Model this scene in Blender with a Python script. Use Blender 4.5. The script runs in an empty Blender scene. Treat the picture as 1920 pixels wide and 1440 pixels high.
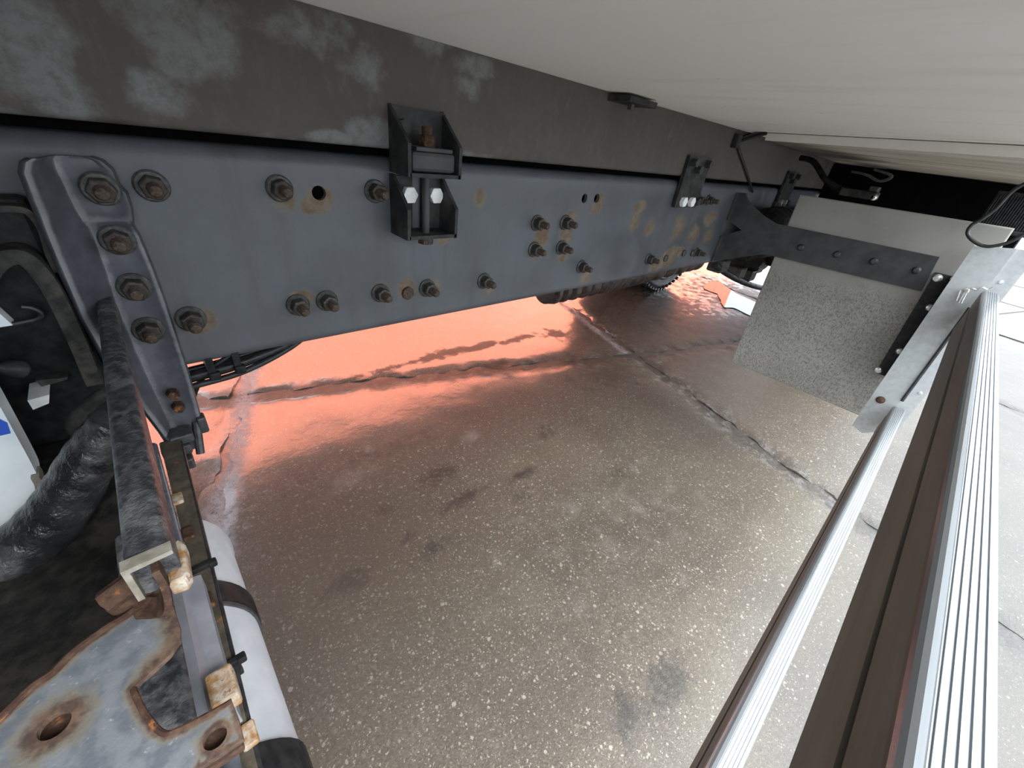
import bpy, bmesh, math, random
from mathutils import Vector, Matrix, noise as mnoise
random.seed(7)
C = bpy.context.scene.collection
sc = bpy.context.scene
PI = math.pi

# ------------------------------------------------------------------ camera
# world axes: X along the lorry towards its rear, Y across it away from us, Z up; ground at Z = 0
R = ((0.74234035, -0.27208549, 0.61229101), (-0.65904197, -0.46127988, 0.59404087), (0.12080764, -0.84450599, -0.52174241))
F = 753.446
H = 1.0
cam = bpy.data.cameras.new('camera'); cam.sensor_width = 36; cam.lens = F * 36 / 1920; cam.clip_start = .01
co = bpy.data.objects.new('camera', cam); C.objects.link(co)
m = Matrix.Identity(4)
for i in range(3):
    m[i][0] = R[i][0]; m[i][1] = -R[i][1]; m[i][2] = -R[i][2]
m[2][3] = H
co.matrix_world = m
sc.camera = co

# ------------------------------------------------------------------ world, sun, exposure
SKY = 4.8
w = bpy.data.worlds.new('sky'); sc.world = w; w.use_nodes = True
bg = w.node_tree.nodes['Background']; bg.inputs[0].default_value = (.83, .915, 1.0, 1); bg.inputs[1].default_value = SKY
# overcast sky: three times brighter overhead than at the horizon, the same all the way round
nt = w.node_tree; tcw = nt.nodes.new('ShaderNodeTexCoord'); sx = nt.nodes.new('ShaderNodeSeparateXYZ'); mr = nt.nodes.new('ShaderNodeMapRange')
nt.links.new(tcw.outputs['Generated'], sx.inputs[0]); nt.links.new(sx.outputs[2], mr.inputs['Value'])
mr.inputs['From Min'].default_value = 0; mr.inputs['From Max'].default_value = 1; mr.inputs['To Min'].default_value = SKY / 3; mr.inputs['To Max'].default_value = SKY
nt.links.new(mr.outputs['Result'], bg.inputs[1])
sun = bpy.data.lights.new('hazy_sun', 'SUN'); sun.energy = 4.4; sun.angle = math.radians(40); sun.color = (1, .975, .94)
so = bpy.data.objects.new('hazy_sun', sun); C.objects.link(so)
so.rotation_euler = Vector((-.08, .64, -.77)).to_track_quat('-Z', 'Y').to_euler()
vs = sc.view_settings
vs.view_transform = 'Standard'; vs.look = 'None'; vs.gamma = 1; vs.exposure = 1.05
try: vs.use_curve_mapping = False
except Exception: pass


def at(px, py, ax, v):
    """where the line of sight through a pixel of the photo meets the plane ax = v"""
    d = [R[i][0] * (px - 960) + R[i][1] * (py - 720) + R[i][2] * F for i in range(3)]
    i = 'XYZ'.index(ax); o = (0, 0, H)
    t = (v - o[i]) / d[i]
    return Vector([o[k] + d[k] * t for k in range(3)])


# ------------------------------------------------------------------ node helpers
class NB:
    def __init__(s, name):
        s.m = bpy.data.materials.new(name); s.m.use_nodes = True
        s.nt = s.m.node_tree; s.N = s.nt.nodes
        s.p = s.N['Principled BSDF']
        s.tc = s.N.new('ShaderNodeTexCoord')
        s.co = s.tc.outputs['Object']

    def link(s, a, b): s.nt.links.new(a, b)

    def put(s, sock, v):
        if hasattr(v, 'is_output'): s.link(v, sock)
        elif isinstance(v, (tuple, list)) and len(v) == 3 and sock.type == 'RGBA': sock.default_value = (*v, 1)
        else: sock.default_value = v

    def math(s, op, a, b=0.0, c=0.0, clamp=False):
        n = s.N.new('ShaderNodeMath'); n.operation = op; n.use_clamp = clamp
        s.put(n.inputs[0], a); s.put(n.inputs[1], b); s.put(n.inputs[2], c)
        return n.outputs[0]

    def vmath(s, op, a, b=None):
        n = s.N.new('ShaderNodeVectorMath'); n.operation = op
        s.put(n.inputs[0], a)
        if b is not None: s.put(n.inputs[1], b)
        return n.outputs['Value'] if op in ('LENGTH', 'DISTANCE', 'DOT_PRODUCT') else n.outputs[0]

    def noise(s, scale, detail=4, rough=.55, co=None, stretch=None, col=False):
        n = s.N.new('ShaderNodeTexNoise'); n.inputs['Scale'].default_value = scale
        n.inputs['Detail'].default_value = detail; n.inputs['Roughness'].default_value = rough
        c = co if co is not None else s.co
        if stretch: c = s.vmath('MULTIPLY', c, stretch)
        s.link(c, n.inputs['Vector'])
        return n.outputs['Color' if col else 'Fac']

    def voro(s, scale, feature='F1', co=None, rnd=1.0):
        n = s.N.new('ShaderNodeTexVoronoi'); n.feature = feature
        n.inputs['Scale'].default_value = scale; n.inputs['Randomness'].default_value = rnd
        s.link(co if co is not None else s.co, n.inputs['Vector'])
        return n

    def step(s, v, lo, hi, a=0.0, b=1.0):
        n = s.N.new('ShaderNodeMapRange'); n.interpolation_type = 'SMOOTHSTEP'
        s.put(n.inputs['Value'], v); s.put(n.inputs['From Min'], lo); s.put(n.inputs['From Max'], hi)
        s.put(n.inputs['To Min'], a); s.put(n.inputs['To Max'], b)
        return n.outputs['Result']

    def mix(s, f, a, b, mode='MIX'):
        n = s.N.new('ShaderNodeMix'); n.data_type = 'RGBA'; n.blend_type = mode
        s.put(n.inputs[0], f); s.put(n.inputs[6], a); s.put(n.inputs[7], b)
        return n.outputs[2]

    def spots(s, pts, plane):
        """1 at the middle of a listed patch, 0 at its rim; pts = (a, b, ra, rb[, strength])"""
        out = None
        for q in pts:
            a, b, ra, rb = q[:4]; st = q[4] if len(q) > 4 else 1
            if plane == 'XZ': c = (a, 0, b); k = (1 / ra, 0, 1 / rb)
            else: c = (a, b, 0); k = (1 / ra, 1 / rb, 0)
            d = s.vmath('LENGTH', s.vmath('MULTIPLY', s.vmath('SUBTRACT', s.co, c), k))
            v = s.math('MULTIPLY', s.math('SUBTRACT', 1.0, d), st)
            out = v if out is None else s.math('MAXIMUM', out, v)
        return out

    def bump(s, h, strength=.3, dist=.002, prev=None):
        n = s.N.new('ShaderNodeBump'); n.inputs['Strength'].default_value = strength; n.inputs['Distance'].default_value = dist
        s.link(h, n.inputs['Height'])
        if prev is not None: s.link(prev, n.inputs['Normal'])
        return n.outputs[0]

    def done(s, col=None, rough=None, metal=None, nrm=None, **kw):
        if col is not None: s.put(s.p.inputs['Base Color'], col)
        if rough is not None: s.put(s.p.inputs['Roughness'], rough)
        if metal is not None: s.put(s.p.inputs['Metallic'], metal)
        if nrm is not None: s.link(nrm, s.p.inputs['Normal'])
        for k, v in kw.items(): s.put(s.p.inputs[k.replace('_', ' ')], v)
        return s.m


def plain(name, c1, c2, rough=.5, metal=0.0, scale=30, bump=.15, rust=0.0, dist=.001, dirt=None, spec=.5):
    b = NB(name)
    n = b.noise(scale, 5)
    col = b.mix(b.step(n, .35, .68), c1, c2)
    r = b.step(b.noise(scale * .6, 4), .3, .7, rough * .8, min(1, rough * 1.25))
    if dirt:
        col = b.mix(b.step(b.noise(scale * .25, 6, .65), .48, .66), col, dirt)
    if rust:
        k = b.step(b.noise(scale * .5, 7, .7), .62 - rust, .68 - rust)
        col = b.mix(k, col, b.mix(b.noise(scale * 3, 3), (.09, .035, .016), (.32, .13, .045)))
        r = b.mix(k, r, (.85, .85, .85))
        if metal: metal = b.math('MULTIPLY', metal, b.math('SUBTRACT', 1, k))
    nr = b.bump(b.noise(scale * 4, 4), bump, dist)
    b.p.inputs['Specular IOR Level'].default_value = spec
    return b.done(col, r, metal, nr)


def at2(px, py): v = at(px, py, 'Y', .70); return v.x, v.z


ga = math.atan2(-.312, .950); D1 = Vector((math.cos(ga), math.sin(ga), 0)); D2 = Vector((-math.sin(ga), math.cos(ga), 0))
# ---- materials
RUST_D, RUST_L = (.115, .05, .024), (.36, .185, .075)


def mat_chassis():
    b = NB('chassis_paint')
    pts = [(.239, .880, .024, .022), (.225, .872, .02, .016, .8), (.553, .885, .017, .02), (.954, .876, .018, .03, 1.1), (.94, .862, .03, .018, .45),
           (1.156, .868, .035, .022, .9), (1.15, .83, .03, .04, .5), (1.243, .804, .03, .03, .6), (1.41, .684, .075, .024, 1.2), (1.45, .71, .08, .03, .8),
           (1.66, .825, .06, .035, .9), (1.568, .771, .06, .04, .5), (1.36, .67, .05, .02, .7), (1.43, .80, .05, .05, .4),
           (.751, .796, .028, .05, .8), (.840, .800, .028, .05, .95), (.85, .845, .025, .018, .6), (.742, .768, .028, .025, .7),
           (.388, .716, .024, .022, .9), (.330, .718, .024, .022, .8), (.190, .728, .02, .015, .8), (.447, .712, .022, .018, .55),
           (.597, .692, .02, .02, .8), (.964, .680, .03, .03, .9), (.044, .712, .028, .024, .8), (.466, .806, .014, .01, .7), (1.7, .76, .05, .03, .6),
           (.19, .88, .022, .018, .5), (.845, .745, .02, .015, .7)]
    s = b.spots(pts, 'XZ')
    n = b.noise(55, 7, .7)
    k = b.step(b.math('ADD', b.math('MULTIPLY', s, .9), b.math('MULTIPLY', b.math('SUBTRACT', n, .5), 1.3)), .06, .22)
    grime = b.noise(7, 6, .62)
    runs = b.noise(9, 5, .6, stretch=(3.0, 1, .35))
    base = b.mix(b.step(grime, .35, .65), (0.0602, 0.0658, 0.0742), (0.0826, 0.0889, 0.0994))
    base = b.mix(b.step(runs, .52, .72, 0, .5), base, (0.0504, 0.0518, 0.0532))
    base = b.mix(b.step(b.noise(140, 3), .60, .72, 0, .35), base, (0.056, 0.0546, 0.0525))
    rust = b.mix(b.step(b.noise(34, 6, .7), .38, .62), b.mix(b.noise(300, 2), (0.07, 0.0434, 0.0252), (0.14, 0.0875, 0.049)), (0.15, 0.122, 0.092))
    halo = b.step(b.math('ADD', s, b.math('MULTIPLY', b.math('SUBTRACT', n, .5), .8)), -.25, .2)
    base = b.mix(b.math('MULTIPLY', halo, .45), base, (0.101, 0.091, 0.0735))
    col = b.mix(b.math('MULTIPLY', k, .95), base, rust)
    r = b.mix(k, b.step(grime, .3, .7, .36, .58), (.85, .85, .85))
    h = b.math('ADD', b.math('MULTIPLY', b.noise(160, 4), .35), b.math('MULTIPLY', k, .5))
    return b.done(col, r, 0.0, b.bump(h, .25, .001))


def mat_subframe():
    b = NB('subframe_paint')
    P = [(40, 60, .045, .06), (60, 150, .035, .04), (110, 170, .03, .035), (20, 215, .05, .012, .6), (310, 30, .05, .04), (340, 95, .04, .035, 1.2), (400, 70, .03, .04),
         (300, 180, .03, .025, .9), (620, 262, .05, .014, 1.3), (700, 255, .05, .03, 1.5), (690, 130, .03, .03, .9), (800, 72, .05, .02, .9), (890, 125, .05, .018, 1.2),
         (550, 60, .06, .02, .5), (620, 70, .03, .03, .5), (880, 160, .03, .02, .6), (860, 290, .12, .008, .7), (1050, 315, .2, .008, .8), (540, 270, .04, .01, .6)]
    pts = []
    for q in P:
        a, z = at2(q[0], q[1]); pts.append((a, z) + tuple(q[2:]))
    s = b.spots(pts, 'XZ')
    n = b.noise(26, 8, .68)
    k = b.math('MULTIPLY', b.step(b.math('ADD', s, b.math('MULTIPLY', b.math('SUBTRACT', n, .5), 2.2)), -.10, .62), b.step(b.noise(70, 6, .75), .28, .6, .35, 1.0))
    g = b.noise(9, 6, .65)
    base = b.mix(b.step(g, .35, .68), (0.058, 0.050, 0.043), (0.084, 0.073, 0.063))
    base = b.mix(b.step(b.noise(45, 6, .7, stretch=(1.4, 1, .6)), .5, .75, 0, .5), base, (0.108, 0.101, 0.091))
    white = b.mix(b.noise(80, 4), (0.13, 0.136, 0.134), (0.19, 0.196, 0.193))
    col = b.mix(b.math('MULTIPLY', k, .9), base, white)
    col = b.mix(b.step(b.noise(16, 6), .60, .72, 0, .5), col, (0.077, 0.0595, 0.042))
    return b.done(col, b.step(g, .3, .7, .62, .85), 0.0, b.bump(b.noise(120, 5), .25, .001))


def mat_ground(joint=False):
    b = NB('joint_grit' if joint else 'wet_concrete')
    geo = b.N.new('ShaderNodeNewGeometry'); b.co = geo.outputs['Position']
    dark = [(.56, .834, .10, .045, 1.0), (.805, .666, .085, .03, 1.1), (.56, .70, .11, .035, 1.0), (.36, .67, .035, .03, .9), (.40, .60, .09, .035, .9), (.17, .642, .09, .04, 1.1),
            (.631, -.002, .10, .06, 1.2), (.512, .019, .08, .05, .9), (.74, .60, .05, .03, .6), (1.05, .80, .08, .05, .5), (.20, 1.05, .12, .10, .5), (.55, 1.05, .3, .06, .55), (.35, .80, .04, .04, .7), (1.1, .45, .1, .04, .35)]
    light = [(.769, .932, .06, .05, 1.0), (.326, .967, .12, .07, .7), (.43, 1.08, .04, .04, .7), (1.0, .35, .7, .4, .22)]
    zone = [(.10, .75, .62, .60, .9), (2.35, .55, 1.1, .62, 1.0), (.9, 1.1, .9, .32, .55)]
    dry = [(1.05, 1.545, .20, .055, 1.0), (1.28, 1.52, .20, .045, 1.1), (1.52, 1.50, .22, .04, .9), (1.80, 1.44, .12, .09, .8), (.75, 1.55, .22, .03, .55), (1.75, .95, .35, .2, .5), (1.2, 1.33, .16, .06, .6), (2.75, 1.0, .95, .55, 1.1), (3.0, 1.35, .7, .35, .9), (4.1, 1.2, .9, .7, .7)]
    nb = b.noise(14, 6, .65); nl = b.noise(2.2, 6, .66); nf = b.noise(75, 4, .6)
    kd = b.math('MULTIPLY', b.step(b.math('ADD', b.spots(dark, 'XY'), b.math('MULTIPLY', b.math('SUBTRACT', b.noise(24, 7, .72), .5), 3.0)), -.05, .9), b.step(nf, .25, .6, .45, 1))
    kl = b.step(b.math('ADD', b.spots(light, 'XY'), b.math('MULTIPLY', b.math('SUBTRACT', nb, .5), 1.6)), .1, .8)
    ky = b.step(b.math('ADD', b.spots(dry, 'XY'), b.math('MULTIPLY', b.math('SUBTRACT', nb, .5), 2.4)), .05, .5)
    base = b.mix(b.step(nl, .32, .68), (0.076, 0.064, 0.049), (0.120, 0.103, 0.080))
    base = b.mix(b.step(b.noise(5, 6, .7), .45, .7, 0, .6), base, (0.084, 0.0644, 0.0462))
    base = b.mix(b.step(nf, .35, .75, 0, .7), base, (0.0595, 0.0511, 0.042))
    base = b.mix(b.step(b.noise(190, 5, .75), .36, .66), b.mix(.5, base, (.024, .02, .015)), base)
    base = b.mix(b.step(b.noise(1.1, 5, .6), .42, .66, 0, .45), base, (.085, .074, .048))
    # pale aggregate chips of several sizes
    warp = b.vmath('ADD', b.co, b.vmath('MULTIPLY', b.vmath('SUBTRACT', b.noise(160, 2, col=True), (.5, .5, .5)), (.006, .006, .006)))
    flat = b.vmath('ADD', b.vmath('MULTIPLY', warp, (1, 1, 0)), b.vmath('MULTIPLY', b.vmath('SUBTRACT', b.noise(420, 2, col=True), (.5, .5, .5)), (.006, .006, 0)))
    hts = None
    for sc_, rr, th in ((75, .40, .66), (120, .44, .50), (200, .46, .40), (330, .46, .45)):
        v = b.voro(sc_, 'F1', flat)
        sep = b.N.new('ShaderNodeSeparateColor'); b.link(v.outputs['Color'], sep.inputs[0])
        rad = b.math('MULTIPLY', sep.outputs[1], rr)
        inside = b.step(b.math('SUBTRACT', rad, v.outputs['Distance']), 0.0, .06)
        chip = b.math('MULTIPLY', inside, b.math('GREATER_THAN', sep.outputs[0], th))
        cc = b.mix(sep.outputs[2], (0.105, 0.091, 0.07), (0.28, 0.252, 0.21))
        base = b.mix(b.math('MULTIPLY', chip, .68), base, cc)
        hts = chip if hts is None else b.math('MAXIMUM', hts, chip)
    col = b.mix(b.math('MULTIPLY', kd, .92), base, (0.0245, 0.0217, 0.0189))
    col = b.mix(b.math('MULTIPLY', kl, .5), col, (0.224, 0.21, 0.189))
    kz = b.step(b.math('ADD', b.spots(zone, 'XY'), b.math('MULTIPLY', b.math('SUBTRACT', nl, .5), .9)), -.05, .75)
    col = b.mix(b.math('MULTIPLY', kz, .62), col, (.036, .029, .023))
    if joint: col = b.mix(.55, col, (0.042, 0.035, 0.0294))
    dv = b.vmath('SUBTRACT', b.co, (2.039, 1.014, 0))
    u1 = b.vmath('DOT_PRODUCT', dv, (D1.x, D1.y, 0)); v1 = b.vmath('DOT_PRODUCT', dv, (D2.x, D2.y, 0))
    def near(c, per):
        q = b.math('DIVIDE', c, per); q = b.math('ABSOLUTE', b.math('SUBTRACT', q, b.math('ROUND', q)))
        return b.math('MULTIPLY', q, per)
    e = b.math('MINIMUM', near(u1, 1.98), near(v1, 3.2))
    en = b.math('ADD', e, b.math('MULTIPLY', b.math('SUBTRACT', b.noise(9, 6, .7), .5), .16))
    band = b.step(en, .10, .02)
    col = b.mix(b.math('MULTIPLY', band, b.step(b.noise(38, 6, .75), .40, .62, .15, .9)), col, (0.0315, 0.0273, 0.0238))
    col = b.mix(b.math('MULTIPLY', b.step(en, .15, .06), b.step(b.noise(21, 5, .7), .50, .66, 0, .55)), col, (0.147, 0.14, 0.13))
    # the far half of the slabs stands wetter than the strip near us
    sep = b.N.new('ShaderNodeSeparateXYZ'); b.link(b.co, sep.inputs[0])
    film = b.step(b.math('ADD', sep.outputs[1], b.math('MULTIPLY', b.math('SUBTRACT', nl, .5), .7)), .85, 1.45)
    out = b.step(sep.outputs[1], .1, -.4)
    film = b.math('MULTIPLY', film, b.math('SUBTRACT', 1, out))
    film = b.math('MULTIPLY', film, b.math('SUBTRACT', 1, b.math('MULTIPLY', ky, .9)))
    joint_glint = b.math('ADD', b.math('ABSOLUTE', b.math('ADD', u1, 1.96)), b.math('MULTIPLY', b.math('SUBTRACT', b.noise(16, 6, .75), .5), .10))  # pale joint bands painted in for the sky mirrored along the joints
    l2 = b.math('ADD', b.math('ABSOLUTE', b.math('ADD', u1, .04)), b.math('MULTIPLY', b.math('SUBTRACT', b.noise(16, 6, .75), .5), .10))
    joint_glint = b.math('MINIMUM', joint_glint, b.math('ADD', l2, b.step(v1, .03, -.06)))
    joint_glint = b.math('MULTIPLY', b.step(joint_glint, .055, .012), b.step(b.noise(60, 4, .7), .30, .55))
    col = b.mix(b.math('MULTIPLY', joint_glint, .85), col, (.26, .255, .275))
    vb = b.step(b.math('ADD', near(v1, 3.2), b.math('MULTIPLY', b.math('SUBTRACT', b.noise(11, 6, .7), .5), .14)), .085, .03)
    film = b.math('MULTIPLY', film, b.math('SUBTRACT', 1, b.math('MAXIMUM', b.math('MULTIPLY', vb, .85), b.math('MULTIPLY', joint_glint, .8))))
    dryc = b.math('MULTIPLY', ky, .7)
    col = b.mix(dryc, col, (0.042, 0.0322, 0.0245))
    col = b.mix(b.math('MULTIPLY', film, .35), col, (0.035, 0.0245, 0.0189))
    col = b.mix(b.math('MULTIPLY', out, .75), col, b.mix(.82, col, (.098, .098, .098)))
    rough = b.math('SUBTRACT', .52, b.math('MULTIPLY', film, .30))
    h = b.math('ADD', b.math('MULTIPLY', nb, .35), b.math('ADD', b.math('MULTIPLY', nf, .4), b.math('MULTIPLY', hts, .25)))
    h = b.math('ADD', h, b.math('MULTIPLY', b.noise(300, 3), .2))
    h = b.math('ADD', h, b.math('MULTIPLY', b.math('MULTIPLY', band, b.noise(34, 6, .75)), 2.2))
    nr = b.bump(h, .55, .004)
    nr2 = b.bump(b.noise(38, 5, .6, stretch=(1, 1, 1)), .22, .004)
    b.done(col, rough, 0.0, nr)
    b.link(b.math('SUBTRACT', 1.45, b.math('MULTIPLY', out, .20)), b.p.inputs['IOR'])
    b.link(b.math('MULTIPLY', film, 1.0), b.p.inputs['Coat Weight'])
    b.p.inputs['Coat Roughness'].default_value = .12
    b.p.inputs['Coat IOR'].default_value = 2.0
    b.link(nr2, b.p.inputs['Coat Normal'])
    return b.m


def mat_floor_panel():
    b = NB('cream_panel')
    st = b.noise(5, 5, .6, stretch=(2.4, .35, 1))
    n = b.noise(2, 5)
    col = b.mix(b.step(n, .3, .7), (.88, .865, .82), (.92, .915, .885))
    col = b.mix(b.step(st, .5, .75, 0, .35), col, (.70, .64, .54))
    fl = b.voro(26, 'F1'); sep = b.N.new('ShaderNodeSeparateColor'); b.link(fl.outputs['Color'], sep.inputs[0])
    k = b.math('MULTIPLY', b.step(fl.outputs['Distance'], .10, .05), b.math('GREATER_THAN', sep.outputs[0], .9))
    col = b.mix(b.math('MULTIPLY', k, .6), col, (.30, .27, .22))
    return b.done(col, .5, 0.0, b.bump(b.noise(60, 4), .08, .001))


def mat_sill():
    b = NB('stained_shaded_cream_panel')
    st = b.noise(4, 6, .65, stretch=(3.5, .3, 1))
    col = b.mix(b.step(st, .35, .7), (.66, .62, .54), (.40, .35, .27))
    col = b.mix(b.step(b.noise(7, 6, .7, stretch=(2.0, .5, 1)), .56, .7, 0, .7), col, (.16, .13, .10))
    sp = b.step(b.math('ADD', b.spots([(2.1, .62, .75, .30, 1.3), (2.9, .5, .6, .16, .8)], 'XY'), b.math('MULTIPLY', b.math('SUBTRACT', st, .5), 1.2)), .05, .75)
    col = b.mix(b.math('MULTIPLY', sp, .85), col, (.06, .05, .042))  # stain and the shade beside the beam painted as one dark fade
    return b.done(col, .55, 0.0, b.bump(b.noise(60, 4), .1, .001))


def mat_guard():
    b = NB('speckled_grey_plate')
    sep = b.N.new('ShaderNodeSeparateXYZ'); b.link(b.co, sep.inputs[0])
    low = b.step(b.math('ADD', sep.outputs[2], b.math('MULTIPLY', b.noise(8, 4), .12)), .80, .70)
    n = b.noise(210, 5, .7, stretch=(1, 1, .6)); g = b.noise(6, 5)
    col = b.mix(b.step(g, .35, .65), (.225, .215, .19), (.27, .258, .23))
    sp = b.math('MAXIMUM', b.step(n, .48, .62), b.math('MULTIPLY', b.step(b.noise(90, 6, .75, stretch=(1, 1.2, .8)), .52, .62), .8))
    col = b.mix(b.math('MULTIPLY', b.math('MULTIPLY', sp, low), .75), col, (0.07, 0.0658, 0.0574))
    col = b.mix(b.math('MULTIPLY', b.step(b.noise(60, 6, .7, stretch=(1, .5, 1.6)), .56, .68), .5), col, (0.28, 0.269, 0.245))
    fl = b.voro(60, 'F1'); s2 = b.N.new('ShaderNodeSeparateColor'); b.link(fl.outputs['Color'], s2.inputs[0])
    k = b.math('MULTIPLY', b.step(fl.outputs['Distance'], .16, .08), b.math('GREATER_THAN', s2.outputs[0], .9))
    col = b.mix(b.math('MULTIPLY', k, .7), col, (0.35, 0.336, 0.308))
    return b.done(col, .55, 0.0, b.bump(n, .15, .001))


def mat_rustplate():
    b = NB('rust_edged_plate')
    geo = b.N.new('ShaderNodeNewGeometry')
    att = b.N.new('ShaderNodeAttribute'); att.attribute_name = 'edge'
    n = b.noise(160, 6, .65); n2 = b.noise(90, 5, .6)
    k = b.step(b.math('ADD', att.outputs['Fac'], b.math('MULTIPLY', b.math('SUBTRACT', n, .5), .6)), .40, .75)
    k2 = b.step(b.math('ADD', att.outputs['Fac'], b.math('MULTIPLY', b.math('SUBTRACT', n, .5), .9)), .18, .5)
    base = b.mix(b.step(n2, .38, .62), (0.0875, 0.0959, 0.111), (0.133, 0.142, 0.154))
    base = b.mix(b.step(b.noise(210, 6, .7), .60, .70, 0, .7), base, (0.28, 0.294, 0.294))
    base = b.mix(b.math('MULTIPLY', k2, .65), base, (0.14, 0.126, 0.091))
    rust = b.mix(b.step(b.noise(170, 5), .35, .65), (0.042, 0.0238, 0.0168), (0.105, 0.0644, 0.042))
    col = b.mix(k, base, rust)
    return b.done(col, b.mix(k, (.4, .4, .4), (.85, .85, .85)), 0.0, b.bump(b.noise(500, 4), .4, .0006))


def mat_alu(name, c, rough=.32, metal=.85):
    b = NB(name)
    n = b.noise(20, 5, .6, stretch=(.15, 3, 3))
    col = b.mix(b.step(n, .3, .7), c, tuple(x * .86 for x in c))
    fl = b.voro(160, 'F1', b.vmath('MULTIPLY', b.co, (.5, 1, 1))); s2 = b.N.new('ShaderNodeSeparateColor'); b.link(fl.outputs['Color'], s2.inputs[0])
    k = b.math('MULTIPLY', b.step(fl.outputs['Distance'], .18, .1), b.math('GREATER_THAN', s2.outputs[0], .94))
    col = b.mix(b.math('MULTIPLY', k, .8), col, (.22, .21, .2))
    return b.done(col, b.step(n, .3, .7, rough * .8, rough * 1.3), metal, b.bump(n, .05, .001))


def mat_alu_side():
    b = NB('darker_aluminium')
    n = b.noise(14, 6, .6, stretch=(.25, 2, 2))
    col = b.mix(b.step(n, .35, .68), (0.14, 0.122, 0.104), (0.196, 0.178, 0.158))
    return b.done(col, .5, .25, b.bump(b.noise(80, 4, stretch=(.2, 1, 1)), .1, .001))



def mat_press_edges():
    b = NB('worn_shiny_steel_paint')
    att = b.N.new('ShaderNodeAttribute'); att.attribute_name = 'wear_shine'
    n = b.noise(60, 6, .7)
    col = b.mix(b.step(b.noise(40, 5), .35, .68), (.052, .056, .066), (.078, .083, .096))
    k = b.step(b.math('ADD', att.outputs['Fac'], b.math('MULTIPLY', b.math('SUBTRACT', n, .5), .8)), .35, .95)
    col = b.mix(b.math('MULTIPLY', k, .8), col, (.22, .225, .235))  # ridges lightened both as wear and as painted edge highlights
    col = b.mix(b.step(b.noise(12, 6, .7), .52, .7, 0, .6), col, (.05, .05, .048))
    b.p.inputs['Specular IOR Level'].default_value = .35
    return b.done(col, .42, 0.0, b.bump(n, .15, .001))


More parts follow.
